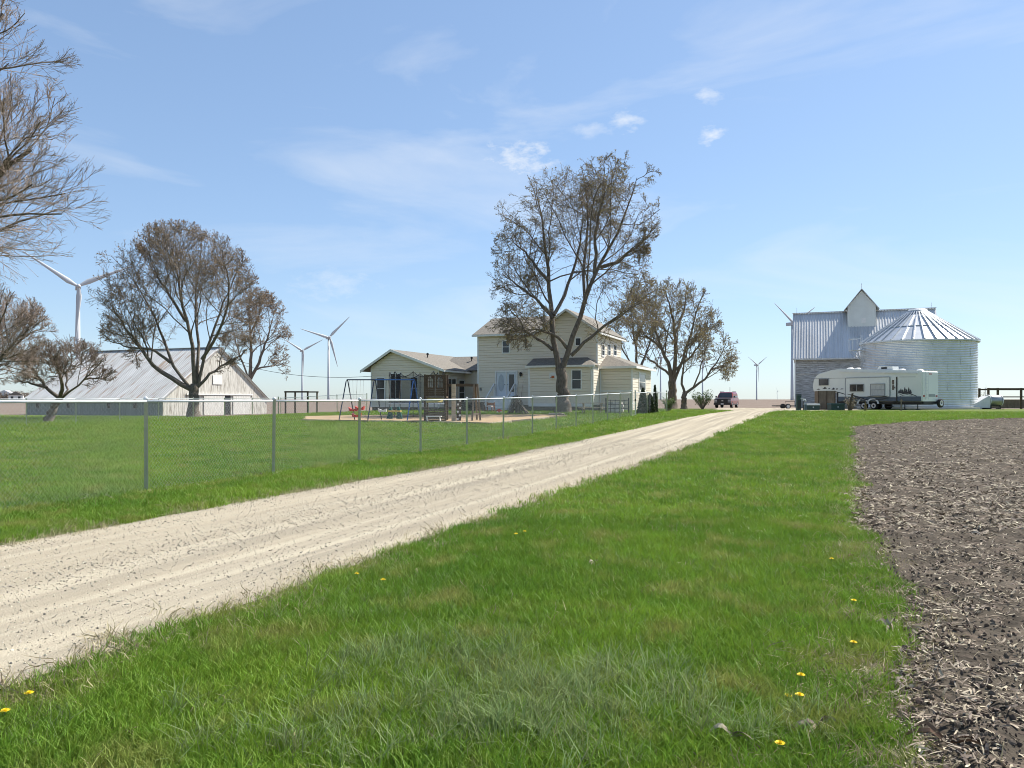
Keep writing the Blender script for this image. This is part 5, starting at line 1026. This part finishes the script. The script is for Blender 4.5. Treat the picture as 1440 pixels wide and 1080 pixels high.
# wooden play tower with climbing wall and beam
d = 41.5; p = on(612, d); PT = empty('play_tower', p, B, 'dark wooden play tower with arched window panels and climbing wall', 'playset'); s_ = d / F
qx = lambda px: (px - 612) * s_; qz = lambda py: EYE + (HY - py) * s_ - p.z
w0, w1 = qx(597.5), qx(626.5); zt_, zb_ = qz(527), qz(557)
for xx in (w0, w1):
    for yy in (0, 1.25): box('post', m_dwood, PT, xx - .05, xx + .05, yy - .05, yy + .05, -.1, zt_ + .02)
def arch_panel(a, b):
    """boarded panel with an arched six-light opening"""
    zm = qz(545); fr = MB().bx(a, b, -.03, .0, zt_ - .1, zt_).bx(a, a + .1, -.03, 0, zm, zt_ - .1).bx(b - .1, b, -.03, 0, zm, zt_ - .1); ww = b - a - .2
    for i in range(6):
        u0_ = a + .1 + ww * i / 6; u1_ = a + .1 + ww * (i + 1) / 6; hh = max(abs((i + .5) / 6 - .5) * 2, 0); fr.bx(u0_, u1_, -.03, 0, zt_ - .1 - .18 * hh * hh, zt_ - .1)
    for t in (1 / 3, 2 / 3): fr.bx(a + .1 + ww * t - .015, a + .1 + ww * t + .015, -.025, -.005, zm, zt_ - .12)
    fr.bx(a + .1, b - .1, -.025, -.004, (zm + zt_) / 2 - .05, (zm + zt_) / 2 - .02); o_ = fr.build('window_panel', m_dwood, PT)
    for i in range(4): z_a = zb_ + (zm - zb_) * i / 4; box('board', m_dwood, PT, a, b, -.03, 0, z_a + .01, zb_ + (zm - zb_) * (i + 1) / 4)
arch_panel(w0 + .05, (w0 + w1) / 2 - .02); arch_panel((w0 + w1) / 2 + .02, w1 - .05)
box('floor', m_wood, PT, w0 - .04, w1 + .04, -.05, 1.3, zb_ - .09, zb_ - .02); MB().prism([(w0 + .1, -.35, qz(566)), (w1 - .15, -.35, qz(566)), (w1 - .1, 0, qz(561)), (w0 + .15, 0, qz(561))], (0, .02, .05)).build('awning', m_yel, PT)
for i in range(7): box('lower_board', m_dwood, PT, w0 + .05, w1 - .05, -.02, .01, .03 + i * .09, .03 + i * .09 + .075)
cl_ = MB().prism([(qx(642), -.1, -.05), (qx(648.5), -.1, -.05), (qx(648.5), .25, qz(560)), (qx(642), .25, qz(560))], (0, .05, 0)).build('climbing_wall', m_dwood, PT)
for i in range(6): MB().lathe([(.06, 0), (.06, .03), (.02, .06)], 8, (qx(643.8 + 3 * (i % 2)), -.15 + .06 * i, .15 + i * .2), 'y').build('hold', m_plast, cl_)
for i in range(9): z_a = i * (qz(540) / 9); box('plank', m_lwood, PT, qx(635), qx(641), -.05, .02, z_a + .01, (i + 1) * (qz(540) / 9))
MB().bar((w1, .3, qz(541.5)), (qx(671), .3, qz(541.5)), .1, .15).build('swing_beam', m_dwood, PT)
for a_, b_, yy in ((666.5, 664, -.5), (668, 669.5, .9), (671, 675.5, -.1)): MB().bar((qx(a_), .3, qz(540)), (qx(b_), .3 + yy, -.05), .10, .10).build('leg', m_wood, PT)
MB().bar((qx(665.5), .0, qz(582)), (qx(674), .3, qz(582)), .08, .08).build('cross_brace', m_lwood, PT)
bn = empty('low_bench', on(610, 39.8), B, 'low white bench at the foot of the play tower', 'bench'); box('seat', m_plast, bn, -.42, .4, 0, .3, .33, .38)
for a_ in (-.38, .3): MB().bar((a_, .15, .33), (a_ + .06, .15, -.03), .05, .25).build('leg', m_plast, bn)
# things along the house foundation
for px0, px1, lab in ((650, 662, 'dark slatted storage box nearest the house wing door'), (663, 680, 'wide dark slatted storage box against the house siding')):
    p = on((px0 + px1) / 2, 58.2); w_ = (px1 - px0) / F * 58; bx_ = empty('storage_box', p, 0, lab.replace('nearest', 'next to'), 'box')
    for i in range(5): box('slat', m_cardk, bx_, -w_ / 2, w_ / 2, -.25, -.22, .02 + i * .14, .14 + i * .14)
    box('body', m_black, bx_, -w_ / 2 + .02, w_ / 2 - .02, -.22, .3, -.02, .72); box('lid', m_cardk, bx_, -w_ / 2 - .03, w_ / 2 + .03, -.28, .32, .72, .77)
p = on(687, 56); CHR = empty('wooden_chair', p, 0, 'small brown wooden chair next to the white steps', 'chair'); 
for xx in (-.28, .28):
    for yy in (0, .45): box('leg', M('brown_paint', (.23, .09, .045), (.18, .07, .035), .6, scale=3), CHR, xx - .03, xx + .03, yy - .03, yy + .03, -.03, .42 if yy == 0 else .78)
box('seat', MATS['brown_paint'], CHR, -.31, .31, -.04, .5, .42, .46); box('backrest', MATS['brown_paint'], CHR, -.25, .25, .43, .47, .55, .74); box('cushion', m_plast, CHR, -.22, .22, .02, .4, .461, .52)
p = on(702, 54.5); BLL = empty('toy_truck', p, .4, 'small red and white toy lying in the grass before the steps', 'toy'); MB().prism([(-.2, -.1, .08), (.2, -.1, .08), (.2, -.1, .2), (.05, -.1, .32), (-.12, -.1, .3), (-.2, -.1, .18)], (0, .2, 0)).build('body', m_red, BLL)
for a_ in (-.13, .13): MB().lathe([(.03, -.03), (.08, -.03), (.08, .03), (.03, .03)], 10, (a_, -.12, .08), 'y').build('wheel', m_plast, BLL)
p = on(727, 52); BP = empty('brush_pile', p, 0, 'heap of dark pruned branches and roots on the mulch', 'brush pile'); g = random.Random(5)
for i in range(30):
    a = g.uniform(0, 2 * pi); r0_ = g.uniform(.2, 1.0); q0 = Vector((cos(a) * r0_, sin(a) * r0_ * .6, -.03)); tp_ = Vector((g.uniform(-.3, .3), g.uniform(-.2, .2), g.uniform(.6, 1.35))); md_ = q0.lerp(tp_, .5) + Vector((g.uniform(-.15, .15), g.uniform(-.1, .1), g.uniform(-.05, .15))); MB().tube([q0, md_, tp_], [.05 * g.uniform(.6, 1.3), .035, .012], 5).build('branch', m_bark, BP)
for a_ in (-.1, .25): MB().tube([(a_, 0, .8), (a_ + .12, 0, 1.6), (a_ + .2, .05, 2.3)], [.02, .014, .006], 5).build('branch', m_tantwig, BP)
# picnic table
p = on(833, 52.5); PC = empty('picnic_table', p, .15, 'pale grey picnic table with attached benches by the house', 'picnic table')
for i in range(4): box('table_board', m_lwood, PC, -.9, .9, -.36 + i * .185, -.36 + i * .185 + .17, .72, .76)
for s in (-1, 1):
    for i in range(2): box('bench_board', m_lwood, PC, -.9, .9, s * .62 - .15 + i * .155, s * .62 - .01 + i * .155, .42, .46)
    for t in (-1, 1): MB().bar((s * .62, t * .62, -.03), (s * .62, -t * .14 + t * .3, .72), .06, .1).build('leg', m_lwood, PC)
    MB().bar((s * .66, -.72, .38), (s * .66, .72, .38), .05, .08).bar((s * .66, -.36, .69), (s * .66, .36, .69), .05, .06).build('cross_brace', m_lwood, PC)
# stack of pale blocks behind a wire gate
p = on(863, 52); BS = empty('block_stack', p, 0, 'stack of whitewashed pale blocks beside the picnic table', 'stack'); bm_ = MB().bx(-.29, .29, 0, .3, 0, .155).mesh('block')
m_blk = M('pale_block', (.62, .58, .53), (.48, .42, .37), .85, scale=2.5, rnd=.2)
for r_ in range(5):
    for i in range(2): o = link('block', bm_, m_blk, BS); o.location = (-.3 + .6 * i + (.06 if r_ % 2 else -.04), random.uniform(0, .03), .0 + r_ * .165)
p = on(868, 50.5); WG = empty('wire_gate', p, .1, 'dark metal grid gate leaning in front of the pale block stack', 'gate'); wg = MB()
for i in range(6): wg.tube([(-.75 + i * .3, 0, -.02), (-.75 + i * .3, .1, 1.0)], .022, 6)
for i in range(4): wg.tube([(-.75, .02 + .025 * i, .12 + i * .28), (.75, .02 + .025 * i, .12 + i * .28)], .018, 6)
wg.build('grid', m_black, WG); MB().bx(-.8, -.72, -.03, .06, -.04, 1.1).build('post', m_black, WG); MB().bx(.72, .8, -.03, .06, -.04, 1.1).build('post', m_black, WG)
# toy basketball hoop on the wall
p = Vector((x0 + X(778, ly), HYY + ly - .09, hz + Zl(533, X(778, ly), ly))); BH = empty('basketball_hoop', p, 0, 'small toy basketball hoop on the wall near the tree trunk', 'hoop'); box('backboard', m_plast, BH, -.3, .3, 0, .03, 0, .5); MB().tube([(.17 * cos(2 * pi * i / 12), -.2 + .17 * sin(2 * pi * i / 12), .1) for i in range(13)], .018, 5).build('rim', m_orange, BH); box('target_square', m_orange, BH, -.12, .12, -.012, -.002, .08, .26); box('bracket', m_black, BH, -.04, .04, .032, .06, .1, .4)
lg = empty('garden_log', on(783, 49), -.25, 'pale split log lying in the lawn near the tree', 'log'); MB().tube([(-.6, 0, .07), (0, .04, .09), (.6, 0, .08)], [.09, .1, .07], 8).build('trunk', m_lwood, lg); MB().tube([(.1, .02, .12), (.3, -.1, .22)], [.04, .03], 6).build('stub', m_lwood, lg)

# ------------------------------------------------------------------ wind turbines and far farm
blade = MB(); pr_ = [(0, .9, .9), (.06, 1.1, .8), (.18, 1.9, .45), (.4, 1.35, .3), (.7, .85, .18), (.95, .4, .08), (1, .1, .03)]; Vb = []; kb_ = 8
for t, cch, thk in pr_:
    for j in range(kb_): a = 2 * pi * j / kb_; Vb.append((cch * cos(a) - (cch * .35 if t > .05 else 0), thk * sin(a) + .3 * (1 - t) * cos(a) * .5, 41 * t))
blade.add(Vb, [(i * kb_ + j, i * kb_ + (j + 1) % kb_, (i + 1) * kb_ + (j + 1) % kb_, (i + 1) * kb_ + j) for i in range(len(pr_) - 1) for j in range(kb_)]); bl_me = blade.mesh('blade', True)
HUBH = 85; tw_me = MB().lathe([(1.9, -2), (1.8, 5), (1.05, HUBH - 1.8)], 20).mesh('tower', True); nc_me = MB().prism([(-1.6, -2.5, -1.8), (1.6, -2.5, -1.8), (1.6, -2.5, 1.4), (1.2, -2.5, 1.8), (-1.2, -2.5, 1.8), (-1.6, -2.5, 1.4)], (0, 9.5, 0)).mesh('nacelle'); hb_me = MB().lathe([(.2, -2.2), (1.0, -1.7), (1.6, -.6), (1.6, .9), (1.3, 1.2)], 14, (0, 0, 0), 'y').mesh('hub', True)
def turbine(px, d, rot0, label):
    p = on(px, d); root = empty('wind_turbine', (p.x, p.y, p.z - .3), R(52.9 + 2), label, 'wind turbine'); link('tower', tw_me, m_turb, root); o = link('nacelle', nc_me, m_turb, root); o.location = (0, 0, HUBH)
    h = link('hub', hb_me, m_turb, root); h.location = (0, -3.8, HUBH)
    for i in range(3): b_ = link('blade', bl_me, m_turb, h); b_.rotation_euler = (0, rot0 + i * 2 * pi / 3, 0)
turbine(110, 557, R(-57), 'white wind turbine whose blades show beside the rust-budded maple')
turbine(462, 1015, R(-76), 'white wind turbine with clear view between barn and house, the larger one')
turbine(425, 1290, R(-60), 'white wind turbine behind the timber frame, the smaller one')
turbine(1064, 1830, R(-62), 'distant wind turbine standing alone between the trees and corn crib')
turbine(1114, 835, R(-60), 'wind turbine hidden behind the corn crib, blade tips above its roof')
turbine(929, 1500, R(-40), 'wind turbine whose tower shows beyond the conifer shrubs')
turbine(950, 1350, R(-10), 'wind turbine whose tower shows between the two trunks past the porch')
turbine(988, 1650, R(-50), 'wind turbine whose tower rises above the round leafy shrub')
turbine(1093, 7600, R(-30), 'tiny far wind turbine on the horizon near the corn crib corner')
turbine(1386, 5600, R(-5), 'tiny far wind turbine on the horizon above the timber pen')
def far_house(px, d, w_, l_, h_, rz, label, m_w, m_r):
    p = on(px, d); r_ = empty('far_house', p, rz, label, 'house'); MB().bx(-w_ / 2, w_ / 2, 0, l_, -1, h_).build('wall', m_w, r_); MB().prism([(-w_ / 2 - .6, -.6, h_), (w_ / 2 + .6, -.6, h_), (0, -.6, h_ + w_ * .32)], (0, l_ + 1.2, 0)).build('roof', m_r, r_)
    for xx in (-w_ * .25, w_ * .25): box('window', m_glass, r_, xx - .9, xx + .9, -.1, -.02, h_ * .4, h_ * .8)
far_house(22, 620, 10, 12, 5, .9, 'distant white house with dark roof near the horizon trees', m_white, m_shing)
far_house(6, 640, 16, 20, 4.5, .8, 'distant pale shed with light metal roof beside the far house', m_white, m_mroof)

# ------------------------------------------------------------------ dandelions and litter in the near grass
def dandelion(px, py, label, k=1.0):
    p = gp(px, py + 6); root = empty('dandelion', p, random.uniform(0, 6), label, 'dandelion', 'dandelions in the lawn'); h_ = .075 * k
    MB().tube([(0, 0, -.01), (.005, 0, h_ * .6), (.008, .004, h_)], .0028, 5).build('stem', M('dandelion_stem', (.2, .26, .08), None, .6), root)
    V = []; Q = []
    for ringi, (rr, zz, nn) in enumerate(((.021, .004, 16), (.015, .008, 13), (.008, .012, 8))):
        for j in range(nn):
            a = 2 * pi * j / nn + ringi * .3; w_ = .0045; b = len(V); V += [(.008 + cos(a) * .002 - sin(a) * w_ / 2, .004 + sin(a) * .002 + cos(a) * w_ / 2, h_), (.008 + cos(a) * .002 + sin(a) * w_ / 2, .004 + sin(a) * .002 - cos(a) * w_ / 2, h_), (.008 + cos(a) * rr + sin(a) * w_ / 2, .004 + sin(a) * rr - cos(a) * w_ / 2, h_ + zz), (.008 + cos(a) * rr - sin(a) * w_ / 2, .004 + sin(a) * rr + cos(a) * w_ / 2, h_ + zz)]; Q.append((b, b + 1, b + 2, b + 3))
    f_ = MB(); f_.v = V; f_.f = Q; f_.build('flower_head', m_flower, root); lf = MB()
    for j in range(6):
        a = 2 * pi * j / 6 + random.random(); ln_ = random.uniform(.05, .09); c_, s_ = cos(a), sin(a)
        lf.add([(0, 0, .004), (c_ * ln_ * .6 - s_ * .011, s_ * ln_ * .6 + c_ * .011, .03), (c_ * ln_, s_ * ln_, .022), (c_ * ln_ * .6 + s_ * .011, s_ * ln_ * .6 - c_ * .011, .03)], [(0, 1, 2, 3)])
    lf.build('leaf_rosette', m_leaf, root)
for px, py, lab, k_ in ((38, 991, 'yellow dandelion at the gravel edge beside a leaf rosette', 1.0), (4, 1018, 'yellow dandelion just off the gravel edge in thin grass', 1.0), (540, 824, 'yellow dandelion in short grass before the long grass patch', 1.1), (500, 814, 'yellow dandelion touching the gravel driveway edge', 1.0),
        (727, 757, 'lower yellow dandelion of a close pair near the driveway', 1.2), (738, 753, 'upper yellow dandelion of a close pair near the driveway', 1.2), (1127, 968, 'large yellow dandelion above its twin near the dry husk clump', 1.15), (1122, 996, 'large yellow dandelion directly below its twin', 1.15),
        (1107, 989, 'small half-open dandelion beside the twin dandelions', .7), (1100, 1068, 'yellow dandelion in the grass below the dry husk clump', 1.1), (1198, 915, 'yellow dandelion in patchy grass close to the bare soil', 1.0), (1200, 853, 'yellow dandelion beside a dead leaf at the soil edge', 1.0), (1168, 794, 'yellow dandelion next to a curled brown leaf', 1.2)):
    dandelion(px, py, lab, k_)
def husk(px, py, size, n_, label, m, seed):
    g = random.Random(seed); p = gp(px, py); root = empty('corn_husk', (p.x, p.y, p.z + .035), g.uniform(0, 6), label, 'husk')
    for i in range(n_):
        a = g.uniform(-.7, .7) + (pi if g.random() < .3 else 0); ln_ = size * .7 * g.uniform(.6, 1.1); w_ = size * g.uniform(.03, .10); mb = MB(); V = []; z0_ = g.uniform(0, .02)
        for j in range(6):
            t = j / 5; ww = w_ * sin(pi * min(.95, t * .9 + .08)); x_, y_ = cos(a) * ln_ * t, sin(a) * ln_ * t; zz = z0_ + .05 * sin(pi * t) * size * 4 * g.uniform(.6, 1); V += [(x_ - sin(a) * ww / 2, y_ + cos(a) * ww / 2, zz), (x_ + sin(a) * ww / 2, y_ - cos(a) * ww / 2, zz + .012)]
        mb.add(V, [(2 * j, 2 * j + 1, 2 * j + 3, 2 * j + 2) for j in range(5)]); mb.build('blade', m, root)
m_brn = M('dead_leaf', (.23, .13, .075), (.16, .09, .05), .8, scale=20)
for args in ((1150, 1038, .16, 9, 'frayed grey-tan corn husk clump lying in the lawn', m_straw, 1), (1030, 1052, .22, 3, 'dry stalk piece with brown end lying in the grass', m_straw, 2), (1160, 960, .06, 3, 'curled dark brown leaf above the twin dandelions', m_brn, 3), (1197, 790, .09, 3, 'curled brown leaf next to a dandelion by the field', m_brn, 4),
             (1205, 872, .06, 2, 'reddish dead leaf in the grass at the field edge', m_brn, 5), (835, 800, .13, 5, 'grey dried husk lying alone in the middle lawn', m_straw, 6), (1252, 895, .22, 6, 'pale husks and stalk heaped on the soil edge', m_straw, 7), (1340, 1018, .16, 6, 'big pale curled husk on the bare soil', m_straw, 8), (1335, 1062, .26, 4, 'thick brown stalk lying on the soil near the curled husk', m_brn, 9),
             (125, 702, .20, 4, 'pale husk scraps in the grass outside the mesh fence', m_straw, 10), (236, 688, .14, 3, 'tan husk at the foot of the nearest fence post', m_straw, 11), (1380, 760, .24, 5, 'bright cream husk lying on the tilled soil', m_lwood, 12)):
    husk(*args)
for o_ in bpy.data.objects:
    if o_.get('label'): o_['label'] = o_['label'].replace('the nearest fence post', 'a galvanised fence post')
